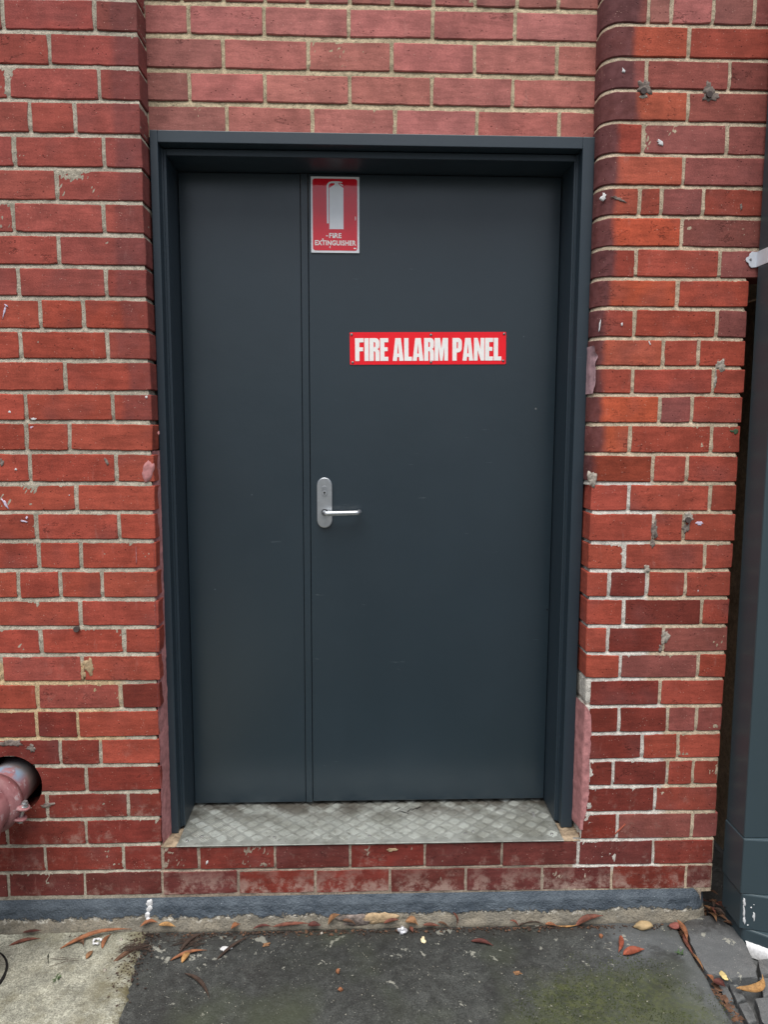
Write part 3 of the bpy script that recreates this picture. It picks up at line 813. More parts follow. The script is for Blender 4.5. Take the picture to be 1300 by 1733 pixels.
def blob(name, x, y, z, w_, h_, rot, mat, parent, th=.0016, seg=26, rag=.35, dome=.6):
    sx = random.uniform(0, 99); vs = [(0, y-th*(1+dome), 0)]
    for rr_, yy in ((.55, -th*(1+dome*.7)), (.88, -th*.9), (1., .003)):
        for i in range(seg):
            a = 2*math.pi*i/seg; k = 1+rag*(.8*N(sx+math.cos(a)*1.1, math.sin(a)*1.1, 0)+.45*N(sx+math.cos(a)*3, math.sin(a)*3, 4)+.3*N(sx+math.cos(a)*9, math.sin(a)*9, 7))
            px, pz = math.cos(a)*w_/2*k*rr_, math.sin(a)*h_/2*k*rr_
            vs.append((px*math.cos(rot)+pz*math.sin(rot), y+yy+N(sx+i, rr_*9, 2)*th*.5, -px*math.sin(rot)+pz*math.cos(rot)))
    fs = [(0, 1+i, 1+(i+1) % seg) for i in range(seg)]
    for l in range(2): fs += [(1+l*seg+i, 1+(l+1)*seg+i, 1+(l+1)*seg+(i+1) % seg, 1+l*seg+(i+1) % seg) for i in range(seg)]
    bm = bmesh.new(); V = [bm.verts.new(v) for v in vs]; [bm.faces.new([V[i] for i in f]) for f in fs]
    bmesh.ops.recalc_face_normals(bm, faces=bm.faces)
    me = bpy.data.meshes.new(name); bm.to_mesh(me); bm.free(); me.polygons.foreach_set('use_smooth', [True]*len(me.polygons))
    if sum(p.normal.y for p in me.polygons) > 0: me.flip_normals()
    o = link(name, me, mat, parent); o.location = (x, 0, z); return o
for (nm, x, y, z, w_, h_, rot, c) in MARKS:
    th = {'filler_blob': .0005, 'render_patch': .0006, 'paint_drip': .0003, 'chip_scar': .0007}[nm]
    par = wl if x < -600 else (wt if x < 650 and z < 170 else wr)
    if c == 'green': nm = 'paint_fleck'
    kk = .85 if nm == 'filler_blob' else .9
    blob(nm, x/1000, y/1000-.0012, z/1000, w_/1000*kk, h_/1000*kk, rot, WHITEF if (c == 'white' and nm == 'filler_blob') else MM[c], par, th, rag=1.0 if nm != 'render_patch' else .4)
# fixings left in the wall
for (x, z, par) in [(0.7812, 2.3503, 0), (0.9657, 2.3441, 0), (0.9665, 1.1619, 0), (-0.8255, 0.843, 0)]:
    par = wl if x < 0 else wr
    bm = bmesh.new(); tube(bm, [(x, -.0085, z), (x, .01, z)], .0085, 16); frombm('wall_plug', bm, simple('rust_plug', lin(72, 62, 60), .8), par)

# pink render on the door reveals
def ribbon(name, zs, la, rb_, mat, parent, mid=None):
    """strip of render from left edge la(z)=(x,y) to right edge rb_(z)=(x,y), thick behind"""
    P = np.zeros((len(zs), 12, 3))
    for j, z in enumerate(zs):
        a, b = la(z), rb_(z)
        for i in range(12):
            t = i/11; e = N(t*6+3, z*26, 1)*.0028+N(t*20, z*90, 5)*.0011
            if mid and t < .4: u_ = t/.4; q_ = (a[0]+(mid[0]-a[0])*u_, a[1]+(mid[1]-a[1])*u_)
            elif mid: u_ = (t-.4)/.6; q_ = (mid[0]+(b[0]-mid[0])*u_, mid[1]+(b[1]-mid[1])*u_)
            else: q_ = (a[0]+(b[0]-a[0])*t, a[1]+(b[1]-a[1])*t)
            P[j, i] = (q_[0]+e*.6, q_[1]-abs(e), z)
    return grid_mesh(name, P, mat, parent)
zz = np.linspace(.172, 1.36, 240)
ribbon('render_strip', zz, lambda z: (-.598+.004*N(z*14, 2, 2)+.005*max(0, (z-.9)/.46), -.0012+.004*max(0, (z-.9)/.46)), lambda z: (-.5865, .062), PINK, wl)
zz = np.linspace(.20, .60, 90)
ribbon('render_strip', zz, lambda z: (.671, .064), lambda z: (.701+.007*N(z*20, 6, 2)+.003*N(z*70,1,1)-.014*max(0, (.30-z)/.1)-.022*max(0, (z-.54)/.06)**2, -.0030), PINK, wr, mid=(.679, -.002))
zz = np.linspace(1.528, 1.665, 40)
ribbon('render_strip', zz, lambda z: (.6685, .062), lambda z: (.681+.009*N(z*45, 6, 2)-.010*max(0, (z-1.64)/.025)-.008*max(0, (1.55-z)/.022), .011), simple('mauve_render', lin(172, 140, 146), .9, .2, 0, .2, 60, .6), wr, mid=(.6712, .035))
# sandy mortar fillets beside the tread plate
for (xa, xb, ya, yb, s_) in ((-.604, -.555, .0, .09, 1), (.627, .682, .0, .09, 2)):
    P = np.zeros((20, 14, 3))
    for j in range(20):
        for i in range(14):
            x = xa+(xb-xa)*i/13; y = ya+(yb-ya)*j/19
            P[j, i] = (x, y-.001, .163+.008*min(1, j/4)+N(x*60, y*60, s_)*.004)
    grid_mesh('mortar_fillet', P, simple('dirty_sand', lin(142, 126, 106), .95, .1, 0, .35, 60, .9, .003), wt)

# ------------------------------------------------------------------ door frame
fr = empty('door_frame', (.04, .06, .17), 'slate grey painted steel door frame set into the brick opening', 'door frame')
box('jamb', -.588, -.5655, .060, .29, .172, 2.253, .0022, FRAMEP, fr)
box('jamb', .6370, .6720, .060, .29, .172, 2.253, .0022, FRAMEP, fr)
box('head', -.5660, .6375, .0602, .29, 2.2200, 2.2528, .0018, FRAMEP, fr)
for a in ((-.5665, -.5535, .100, .286), (.6255, .6380, .102, .286)):
    box('stop', a[0], a[1], a[2], a[3], .173, 2.2175, .0020, FRAMEP, fr)
box('stop', .6310, .6381, .0975, .12, .1735, 2.2172, .0012, FRAMEP, fr)
box('stop', -.5666, -.5610, .094, .12, .1735, 2.2172, .0012, FRAMEP, fr)
box('head_stop', -.5536, .6256, .1003, .286, 2.1990, 2.2178, .0020, FRAMEP, fr)

# ------------------------------------------------------------------ door
dr = empty('double_door', (.04, .23, .18), 'slate grey unequal double door with narrow left leaf and wide right leaf', 'door')
YD = .230
box('door_leaf', -.5515, -.1818, YD+.0015, YD+.045, .1790, 2.196, .0015, DOORP, dr)['label'] = 'narrow left door leaf'
box('door_leaf', -.1575, .6235, YD, YD+.045, .1815, 2.196, .0015, DOORP, dr)['label'] = 'wide right door leaf'
box('cover_strip', -.1802, -.1591, YD-.0030, YD+.03, .1800, 2.196, .0012, DOORP, dr)
# lever handle on its long plate
px, zt, zb, hw = -.1125, 1.2700, 1.1085, .0235
out = [(px+hw*math.cos(a), zt-hw+hw*math.sin(a)) for a in [math.pi*i/16 for i in range(17)]] + [(px-hw*math.cos(a), zb+hw-hw*math.sin(a)) for a in [math.pi*i/16 for i in range(17)]]
hp = prism('handle_plate', out, YD-.0085, YD-.0005, STEEL, dr, .0022)
kz = 1.2225
cyl = [(px+.0085*math.cos(a), kz+.0085*math.sin(a)) for a in [math.pi*(1.25+1.5*i/16) % (2*math.pi) for i in range(0)]]
oval = [(px+.009*math.cos(a), kz+.012+.009*math.sin(a)) for a in [math.pi*i/12 for i in range(13)]] + [(px-.009*math.cos(a), kz-.002-.009*math.sin(a)) for a in [math.pi*i/12 for i in range(13)]]
prism('cylinder_cover', oval, YD-.0098, YD-.008, simple('dull_steel', lin(168, 172, 176), .42, .5, .9, .08), hp, .0005)
bm = bmesh.new(); tube(bm, [(px, YD-.0125, kz-.002), (px, YD-.008, kz-.002)], [.0082, .0085], 24); frombm('lock_barrel', bm, STEEL, hp)
bm = bmesh.new(); tube(bm, [(px, YD-.0129, kz), (px, YD-.012, kz)], .0030, 14); box_bm(bm, px-.0009, px+.0009, YD-.0129, YD-.012, kz-.008, kz); frombm('keyhole', bm, DARKHOLE, hp)
lz = 1.1590
bm = bmesh.new(); tube(bm, [(px, YD-.0125, lz), (px, YD-.008, lz)], [.0100, .0108], 26); frombm('rose', bm, DARKHOLE, hp)
pts = [(px, YD-.008, lz), (px, YD-.034, lz)] + [(px+.013-.013*math.cos(a), YD-.034-.013*math.sin(a), lz) for a in [math.pi/2*i/8 for i in range(1, 9)]]
ex = -.0140
pts += [(px+.013+(ex-px-.013)*i/6, YD-.047, lz+.0004*i) for i in range(1, 7)]
pts += [(ex+.012*math.sin(a), YD-.035-.012*math.cos(a), lz+.0024) for a in [math.pi/2*i/8 for i in range(1, 9)]] + [(ex+.012, YD-.018, lz+.0024)]
tube_obj('lever', pts, .0078, STEEL, hp, 24)
# small fixing hole low on the right edge of the wide leaf
for (x, z) in ((.6195, .835), (.5635, 1.49)):
    bm = bmesh.new(); tube(bm, [(x-.002, YD-.0008, z), (x-.002, YD+.001, z)], .0028, 10); frombm('paint_nib', bm, SCREW if z > 1 else DARKHOLE, dr)

# ------------------------------------------------------------------ signs
def flat(name, polys, y, mat, parent, th=.0004):
    """polys: list of (outline, holes) in x, z; filled with a 2D curve and turned into one mesh"""
    cu = bpy.data.curves.new(name, 'CURVE'); cu.dimensions = '2D'; cu.fill_mode = 'BOTH'; cu.extrude = th
    for pl in polys:
        for ring in pl:
            sp = cu.splines.new('POLY'); sp.points.add(len(ring)-1); sp.use_cyclic_u = True
            for q, (x, z) in zip(sp.points, ring): q.co = (x, z, 0, 1)
    t = bpy.data.objects.new('t', cu); COL.objects.link(t); dg = bpy.context.evaluated_depsgraph_get()
    me = bpy.data.meshes.new_from_object(t.evaluated_get(dg)); bpy.data.objects.remove(t)
    me.transform(Matrix.Translation((0, y, 0)) @ Matrix.Rotation(math.pi/2, 4, 'X')); me.name = name; me.materials.clear()
    return link(name, me, mat, parent)
def arcp(cx, cz, r, a0, a1, n=8, rz=None): return [(cx+r*math.cos(math.radians(a0+(a1-a0)*i/n)), cz+(rz or r)*math.sin(math.radians(a0+(a1-a0)*i/n))) for i in range(n+1)]
def rrect(x0, x1, z0, z1, r): return arcp(x1-r, z1-r, r, 0, 90) + arcp(x0+r, z1-r, r, 90, 180) + arcp(x0+r, z0+r, r, 180, 270) + arcp(x1-r, z0+r, r, 270, 360)
G = {'F': (.40, [[(0, 0), (0, 1), (.40, 1), (.40, .82), (.20, .82), (.20, .60), (.37, .60), (.37, .43), (.20, .43), (.20, 0)]]),
 'I': (.20, [[(0, 0), (0, 1), (.20, 1), (.20, 0)]]),
 'R': (.46, [[(0, 0), (0, 1), (.28, 1)] + arcp(.28, .83, .18, 80, 0, 6, .17) + [(.46, .66), (.44, .57), (.37, .52), (.44, .47), (.46, .38), (.46, 0), (.27, 0), (.27, .36), (.25, .42), (.20, .43), (.20, 0)],
        [(.20, .60), (.20, .83), (.24, .83), (.27, .79), (.27, .64), (.24, .60)]]),
 'E': (.38, [[(0, 0), (0, 1), (.38, 1), (.38, .82), (.20, .82), (.20, .60), (.35, .60), (.35, .43), (.20, .43), (.20, .18), (.38, .18), (.38, 0)]]),
 'A': (.50, [[(0, 0), (.12, 1), (.38, 1), (.50, 0), (.305, 0), (.295, .17), (.205, .17), (.195, 0)], [(.215, .32), (.285, .32), (.25, .76)]]),
 'L': (.36, [[(0, 0), (0, 1), (.20, 1), (.20, .18), (.36, .18), (.36, 0)]]),
 'M': (.62, [[(0, 0), (0, 1), (.25, 1), (.31, .52), (.37, 1), (.62, 1), (.62, 0), (.445, 0), (.445, .62), (.37, 0), (.25, 0), (.175, .62), (.175, 0)]]),
 'P': (.44, [[(0, 0), (0, 1), (.27, 1)] + arcp(.27, .80, .17, 80, 0, 6, .20) + [(.44, .62)] + arcp(.27, .56, .17, 0, -80, 6, .19) + [(.20, .36), (.20, 0)],
        [(.20, .54), (.20, .83), (.24, .83), (.26, .79), (.26, .58), (.24, .54)]]),
 'N': (.48, [[(0, 0), (0, 1), (.17, 1), (.305, .50), (.305, 1), (.48, 1), (.48, 0), (.315, 0), (.175, .47), (.175, 0)]])}
sg = empty('sign', (.2155, YD, 1.6765), 'long red sign with white words FIRE ALARM PANEL screwed to the wide leaf', 'sign')
prism('sign_plate', rrect(-.0310, .4615, 1.6266, 1.7264, .003), YD-.0022, YD-.0002, REDSIGN, sg, .0004)
txt = 'FIRE ALARM PANEL'; tw = sum(.14 if ch == ' ' else G[ch][0] for ch in txt) + .032*(len(txt)-1)
X0, X1, Z0, ZH = -.0145, .4470, 1.6380, .0700; kx = (X1-X0)/tw; x = 0; polys = []
for ch in txt:
    if ch == ' ': x += .14+.032; continue
    wd_, rings = G[ch]; polys.append([[(X0+(x+a)*kx, Z0+b*ZH) for a, b in ring] for ring in rings]); x += wd_+.032
flat('lettering', polys, YD-.0026, WHITELET, sg)
for (x, z) in ((-.0250, 1.7190), (.2240, 1.7175), (.4550, 1.7200), (-.0225, 1.6335), (.2240, 1.6335), (.4530, 1.6370)):
    bm = bmesh.new(); tube(bm, [(x, YD-.0048, z), (x, YD-.0040, z), (x, YD-.0022, z)], [.0018, .0034, .0044], 14); s_ = frombm('screw', bm, SCREW, sg, True)
    bm = bmesh.new(); box_bm(bm, x-.0017, x+.0017, YD-.0051, YD-.0047, z-.0004, z+.0004); frombm('screw_slot', bm, DARKHOLE, s_)
for o in list(sg.children_recursive): pass
sg.rotation_euler.y = math.radians(-.55)

se = empty('sign', (-.075, YD, 2.075), 'small red and white FIRE EXTINGUISHER sticker sign at the top of the door', 'sign')
XE, ZE, WE, HE = -.1490, 1.9630, .1480, .2240
q = lambda a, b: (XE+(a-237)/773*WE, ZE+HE-(b-172)/1208*HE)
prism('sign_plate', rrect(XE, XE+WE, ZE, ZE+HE, .001), YD-.0056, YD-.0001, WHITESIGN, se, .0002)
a, b = q(265, 1345), q(978, 205)
flat('red_panel', [[rrect(a[0], b[0], a[1], b[1], .0075)]], YD-.0060, REDSIGN2, se, .00025)
body = [q(530, 1003), q(530, 352), q(612, 300), q(622, 262), q(672, 262), q(690, 300), q(757, 352), q(757, 1003)]
hose = [q(492, 912), q(488, 320), q(500, 285), q(530, 258), q(575, 246), q(680, 246), q(740, 258), q(738, 272), q(676, 268), q(612, 276), q(560, 276), q(530, 296), q(520, 325), q(520, 912)]
prong = [q(688, 288), q(700, 276), q(748, 300), q(750, 322)]
flat('extinguisher_symbol', [[body], [prong]], YD-.0064, WHITESIGN, se, .00025)
flat('extinguisher_hose', [[hose]], YD-.0067, WHITESIGN, se, .0002)
def words(txt, x0, x1, z0, z1, y, mat, parent):
    cu = bpy.data.curves.new('lettering', 'FONT'); cu.body = txt; cu.offset = .030; cu.extrude = .002; cu.space_character = 1.06
    t = bpy.data.objects.new('t', cu); COL.objects.link(t); dg = bpy.context.evaluated_depsgraph_get()
    me = bpy.data.meshes.new_from_object(t.evaluated_get(dg)); bpy.data.objects.remove(t)
    co = np.array([v.co[:] for v in me.vertices]); mn, mx = co.min(0), co.max(0)
    for v in me.vertices:
        v.co = (x0+(v.co.x-mn[0])/(mx[0]-mn[0])*(x1-x0), y-.0003*(v.co.z > 0), z0+(v.co.y-mn[1])/(mx[1]-mn[1])*(z1-z0))
    me.materials.clear(); return link('lettering', me, mat, parent)
a, b = q(527, 1145), q(724, 1066); words('FIRE', a[0], b[0], a[1], b[1], YD-.0064, WHITELET, se)
a, b = q(297, 1264), q(957, 1182); words('EXTINGUISHER', a[0], b[0], a[1], b[1], YD-.0064, WHITELET, se)
for (u, v, w2, h2) in ((490, 1112, 44, 22), (424, 1165, 30, 26), (600, 1130, 40, 40), (538, 1290, 18, 50), (940, 1308, 50, 22), (948, 830, 14, 70)):
    a = q(u, v); blob('worn_spot', a[0], YD-.0064, a[1], w2/773*WE, h2/1208*HE, 0, WHITELET, se, .0001, 14, .5)

# ------------------------------------------------------------------ tread plate
tp = empty('tread_plate', (.036, .1, .168), 'silver five bar tread plate on the door sill, slightly stained', 'tread plate')
def tread_mat(name='aluminium_tread', k_=.80):
    m = M(name, .42, .5, .5); p = m.pos
    c = m.mix(m.ramp(m.noise(p, 9, 4, .65), .35, .7), lin(182, 186, 180), lin(142, 144, 136))
    c = m.mix(m.ramp(m.noise(p, 70, 4, .7), .52, .72, 0, .6), c, lin(110, 106, 96))
    x, y, z = m.xyz(p); c = m.mix(m.math('MULTIPLY', m.ramp(y, .10, .23), m.ramp(m.noise(p, 16, 3), .3, .6)), c, lin(104, 100, 92))
    c = m.mix(1, c, (k_, k_, k_, 1), 'MULTIPLY')
    m.color(c); m.put(m.b.inputs['Roughness'], m.ramp(m.noise(p, 40, 3), .3, .7, .34, .6)); m.bump(m.noise(p, 160, 3), .3, .0006); return m.m
TRM = tread_mat()
prism_pts = [(-.5565, -.006), (.6285, -.006), (.6285, .262), (-.5565, .262)]
bm = bmesh.new(); box_bm(bm, -.5565, .6285, -.006, .262, .1655, .1685, .0004, 1); frombm('plate_sheet', bm, TRM, tp)
bm = bmesh.new(); c_ = .0270
for i in range(-40, 60):
    for j in range(-40, 60):
        cx, cy = -.56+(i+j)*c_, (i-j)*c_+.006
        if not (-.545 < cx < .62 and .008 < cy < .25): continue
        d = Vector((1, .92, 0)).normalized() if i % 2 else Vector((1, -.92, 0)).normalized(); n_ = Vector((-d.y, d.x, 0))
        for k in range(-2, 3):
            L_ = .0178-abs(k)*.0014; o = Vector((cx, cy, .1684))+n_*k*.0064
            if not (-.5545 < o.x-L_ and o.x+L_ < .627 and o.y-L_*.7 > -.004): continue
            hw_ = .0011
            vv = [bm.verts.new(o-d*L_), bm.verts.new(o-d*L_*.7-n_*hw_), bm.verts.new(o+d*L_*.7-n_*hw_), bm.verts.new(o+d*L_), bm.verts.new(o+d*L_*.7+n_*hw_), bm.verts.new(o-d*L_*.7+n_*hw_)]
            t0, t1 = bm.verts.new(o-d*L_*.68+Vector((0, 0, .0023))), bm.verts.new(o+d*L_*.68+Vector((0, 0, .0023)))
            for f in ((0, 1, 't0'), (1, 2, 't1', 't0'), (2, 3, 't1'), (3, 4, 't1'), (4, 5, 't0', 't1'), (5, 0, 't0')):
                bm.faces.new([t0 if q_ == 't0' else t1 if q_ == 't1' else vv[q_] for q_ in f])
o = frombm('raised_bars', bm, tread_mat('tread_bars', 1.15), tp); o['kind'] = 'stuff'
for (x, y) in ((-.53, .022), (-.49, .045), (-.265, .035), (.03, .035), (.33, .04), (.355, .05), (.60, .03), (.57, .14), (.57, .155)):
    bm = bmesh.new(); tube(bm, [(x, y, .1682), (x, y, .1705), (x, y, .1712)], [.0052, .0048, .0022], 14); frombm('screw', bm, SCREW, tp, True)
for (x, y, a) in ((.125, .195, .7), (.14, .175, -.5), (.165, .185, .8), (.18, .19, .7), (.195, .2, .75), (.15, .17, -.6)):
    bm = bmesh.new(); d = Vector((math.cos(a), math.sin(a), 0))*.011; n_ = Vector((-d.y, d.x, 0))*.16
    V = [bm.verts.new(Vector((x, y, .1703))+s1*d+s2*n_) for s1, s2 in ((-1, -1), (1, -1), (1, 1), (-1, 1))]; f = bm.faces.new(V)
    r_ = bmesh.ops.extrude_face_region(bm, geom=[f]); [setattr(v, 'co', v.co-Vector((0, 0, .0012))) for v in r_['geom'] if isinstance(v, bmesh.types.BMVert)]
    frombm('black_scuff', bm, BLACK, tp)

# ------------------------------------------------------------------ plinth and ground
GZ = -.095
def plinth_mat():
    m = M('painted_plinth', .6, .4); x, y, z = m.xyz(m.pos); p = m.pos
    e = m.math('ADD', z, m.math('ADD', m.math('MULTIPLY', m.math('SUBTRACT', m.noise(p, 30, 6, .78), .5), .062), m.math('MULTIPLY', m.math('SUBTRACT', m.noise(p, 5, 2), .5), .03)))
    k = m.ramp(e, -.055, -.051)
    pt = m.mix(m.ramp(m.noise(p, 12, 4), .3, .7), lin(64, 74, 84), lin(88, 98, 107))
    cc = m.mix(m.ramp(m.noise(p, 14, 4, .65), .3, .7), lin(150, 142, 126), lin(122, 118, 108))
    cc = m.mix(m.ramp(m.noise(p, 200, 3, .7), .45, .7, 0, .6), cc, lin(92, 88, 80))
    ed = m.math('MULTIPLY', m.ramp(e, -.066, -.056), m.ramp(m.noise(p, 34, 5, .75), .50, .60))
    cc = m.mix(ed, cc, lin(200, 196, 184)); cc = m.mix(m.math('MULTIPLY', m.ramp(z, -.085, -.098), .7), cc, lin(74, 68, 58))
    c = m.mix(k, cc, pt); c = m.mix(m.math('MULTIPLY', m.math('SUBTRACT', 1., m.ramp(m.voro(p, 60), .04, .08)), m.ramp(m.noise(p, 22, 2), .5, .6)), c, lin(170, 180, 186))
    m.color(c); m.put(m.b.inputs['Roughness'], m.ramp(k, 0, 1, .95, .45))
    m.bump(m.math('ADD', m.math('MULTIPLY', k, .8), m.math('ADD', m.math('MULTIPLY', m.noise(p, 45, 5, .75), 1.5), m.math('MULTIPLY', m.noise(p, 220, 3), .5))), 1., .006); return m.m
xs = np.linspace(-1.6, 1.085, 540); ts = np.linspace(0, 1, 26); P = np.zeros((26, 540, 3))
for j, t in enumerate(ts):
    for i, x in enumerate(xs):
        z = .0005-(.112+.0)*t; y = -.001-.010*min(1, t*5)-.022*t**1.6
        e = N(x*16, 2, z*30)*.005*t+N(x*60, 5, z*60)*.0022*min(1, t*3)
        end = max(0, (x-1.03)/.055)
        P[25-j, i] = (x, y-e+end*end*.03, z-end*end*.012*(t < .6))
pl = empty('plinth', (0, -.03, GZ), 'concrete plinth along the wall foot, upper half painted blue grey', 'plinth')
grid_mesh('plinth_face', P, plinth_mat(), pl)
box('plinth_core', -1.6, 1.07, .001, .29, -.2, -.001, 0, MO_T, pl)
for (x, z, w_, h_) in ((-.640, -.012, .020, .022), (-.642, -.028, .018, .026), (-.646, -.046, .017, .020), (-.644, -.060, .012, .02)):
    blob('paint_spill', x, -.011-max(0, -z-.02)*.25, z, w_, h_, .2, WHITEP, pl, .0015, 26, .6)
for (x, z) in ((.055, -.066), (-.01, -.070)): blob('filler_blob', x, -.024, z, .12, .036, 0, SANDF if x > 0 else GREYF, pl, .003, 30, .5)

def ground_patch(name, xa, xb, ya, yb, z, mat, step=.006, fine=.75, amp=.0015, left=None, right=None):
    ys = list(np.arange(yb, max(yb-fine, ya), -step)); s_ = step
    while ys[-1] > ya: s_ *= 1.25; ys.append(max(ya, ys[-1]-s_))
    nx = int((xb-xa)/step)
    if nx > 400: nx = 400
    P = np.zeros((len(ys), nx+1, 3))
    for j, y in enumerate(ys):
        la = left(y) if left else xa; rb2 = right(y) if right else xb
        for i in range(nx+1):
            x = la+(rb2-la)*i/nx
            e = N(x*7, y*7, 1)*amp*1.6+N(x*40, y*40, 3)*amp*.7+N(x*130, y*130, 6)*amp*.45
            ed = 0
            if right: ed -= .006*max(0, 1-(rb2-x)/.012)**2
            P[j, i] = (x, y, z+e+ed)
    o = grid_mesh(name, P[::-1], mat); tag(o, kind='structure'); return o
def ground_mat(name, base, alt, moss=False, splat=.5, conc=False):
    m = M(name, .88, .35); p = m.pos; x, y, z = m.xyz(p)
    c = m.mix(m.ramp(m.noise(p, 3.2, 4, .6), .4, .6), base, alt)
    c = m.mix(1, c, m.gray(m.ramp(m.noise(p, 7, 5, .7), .35, .65, .78, 1.22)), 'MULTIPLY')
    c = m.mix(1, c, m.gray(m.ramp(m.noise(p, 260, 3, .75), .3, .7, .5, 1.55)), 'MULTIPLY')
    c = m.mix(1, c, m.gray(m.ramp(m.noise(p, 38, 4, .7), .3, .7, .72, 1.28)), 'MULTIPLY')
    g = m.noise(p, 150, 4, .7)
    if conc:
        st = m.ramp(m.noise(p, 10, 5, .7), .46, .66)
        c = m.mix(m.math('MULTIPLY', st, .55), c, lin(112, 108, 88))
        c = m.mix(m.math('MULTIPLY', m.ramp(x, -.80, -.62), m.ramp(m.noise(p, 14, 4, .7), .35, .6)), c, lin(96, 90, 66))
        c = m.mix(m.ramp(m.noise(p, 90, 4, .7), .58, .68, 0, .6), c, lin(92, 90, 78))
    else:
        pale_right = m.math('MULTIPLY', m.ramp(x, .62, .80), m.math('MULTIPLY', m.ramp(m.noise(p, 4, 3), .3, .6), .55))  # patchy mix to a paler grey towards the right
        c = m.mix(pale_right, c, lin(104, 108, 110))
        agg = m.math('MULTIPLY', m.math('SUBTRACT', 1., m.ramp(m.voro(p, 120), .12, .2)), m.ramp(m.noise(p, 60, 3), .50, .58))
        c = m.mix(m.math('MULTIPLY', agg, .75), c, lin(140, 140, 132))
        sp = m.math('ADD', m.noise(p, 26, 5, .68, .4), m.math('MULTIPLY', m.ramp(y, -.28, -.06), .045))
        sp = m.ramp(sp, .655, .675)
        c = m.mix(m.math('MULTIPLY', sp, splat), c, lin(148, 148, 138))
        dk = m.math('MULTIPLY', m.ramp(m.noise(p, 9, 3), .56, .68), m.ramp(m.noise(p, 50, 3), .35, .6)); c = m.mix(m.math('MULTIPLY', dk, .55), c, lin(38, 38, 38))
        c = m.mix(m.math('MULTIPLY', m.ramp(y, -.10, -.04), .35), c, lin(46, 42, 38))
    rg = .9
    if moss:
        dx = m.math('DIVIDE', m.math('SUBTRACT', x, .66), .30); dy = m.math('DIVIDE', m.math('ADD', y, .50), .34)
        d = m.math('ADD', m.math('MULTIPLY', dx, dx), m.math('MULTIPLY', dy, dy))
        d = m.math('ADD', d, m.math('MULTIPLY', m.math('SUBTRACT', m.noise(p, 7, 4, .65), .5), 1.5))
        k = m.math('MULTIPLY', m.ramp(d, 1.05, .35), m.ramp(m.noise(p, 110, 3, .7), .35, .6, .35, 1.))
        mc = m.mix(m.ramp(m.noise(p, 46, 3), .35, .65), lin(58, 66, 38), lin(86, 92, 48))
        c = m.mix(m.math('MULTIPLY', k, .6), c, mc)
        k2 = m.ramp(m.math('ADD', m.noise(p, 3, 3), m.math('MULTIPLY', m.ramp(y, -.1, -.5), .2)), .52, .75)
        c = m.mix(m.math('MULTIPLY', k2, .5), c, lin(70, 76, 56))
        m.put(m.b.inputs['Roughness'], m.ramp(m.noise(p, 12, 4), .3, .7, .55, .9))
    m.color(c); m.bump(m.math('ADD', g, m.math('MULTIPLY', m.noise(p, 30, 4, .6), 1.6)), .8, .003 if not conc else .004); return m.m
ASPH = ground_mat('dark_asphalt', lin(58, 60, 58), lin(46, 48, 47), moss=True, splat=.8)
CONC = ground_mat('pale_concrete', lin(152, 152, 138), lin(134, 134, 121), conc=True)
STONE = ground_mat('bluestone', lin(80, 78, 76), lin(66, 65, 64), splat=.9)
SOIL = ground_mat('dark_soil', lin(54, 48, 42), lin(40, 36, 32), splat=.1)
GP = [(-60, -60), (60, -60), (60, 60), (-60, 60)]
o = mesh('ground', [(x, y, -.16) for x, y in GP], [(0, 1, 2, 3)], ground_mat('lane_asphalt', lin(88, 88, 86), lin(74, 75, 74))); tag(o, kind='structure')
edgeL = lambda y: -.652+.016*N(y*9, 1, 1)+.010*N(y*45, 1, 1)+.005*N(y*120, 3, 1)+.085*max(0, -y)
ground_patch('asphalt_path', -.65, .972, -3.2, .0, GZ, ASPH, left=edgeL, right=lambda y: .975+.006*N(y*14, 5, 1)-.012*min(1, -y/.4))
ground_patch('concrete_slab', -2.6, -.64, -3.2, .0, GZ+.004, CONC, amp=.0028, right=lambda y: edgeL(y)+.002)
ground_patch('gully_floor', .95, 2.6, -3.2, .70, GZ-.034, SOIL, amp=.006, step=.01)

QUADS = {'stone': [[[1003, -34], [1074, -5], [1130, -18], [1145, -55], [1143, -136], [1134, -192], [1108, -265], [1035, -270], [977, -255], [975, -187]]], 'paver': [[[1029, -262], [1053, -261], [1048, -319], [1019, -330]], [[1019, -337], [1047, -331], [1040, -393], [1012, -404]], [[1003, -261], [1025, -257], [1018, -317], [995, -326]], [[1126, -247], [1182, -249], [1164, -310], [1098, -318]], [[1069, -327], [1163, -325], [1132, -418], [1044, -425]], [[1150, -192], [1251, -190], [1224, -250], [1129, -251]]], 'lidc': [[[-1056, -213]]], 'white_scrap': [[[-780, -72]]], 'white_flake': [[[-394, -108]]], 'foil': [[[129, -13]]], 'pebble_tan': [[[869, -12]]], 'pebble_red': [[[968, -26]]], 'cream_chip': [[[189, -84]]], 'orange_bit': [[[-62, -209]], [[-54, -276]], [[727, -86]]], 'star_bit': [[[-277, -91]], [[443, -226]]], 'yellow_chip': [[[1017, -261]]], 'weed': [[[-837, -219]], [[933, -170]]], 'pale_pebble': [[[-718, -188]], [[-712, -64]], [[-116, -20]]]}
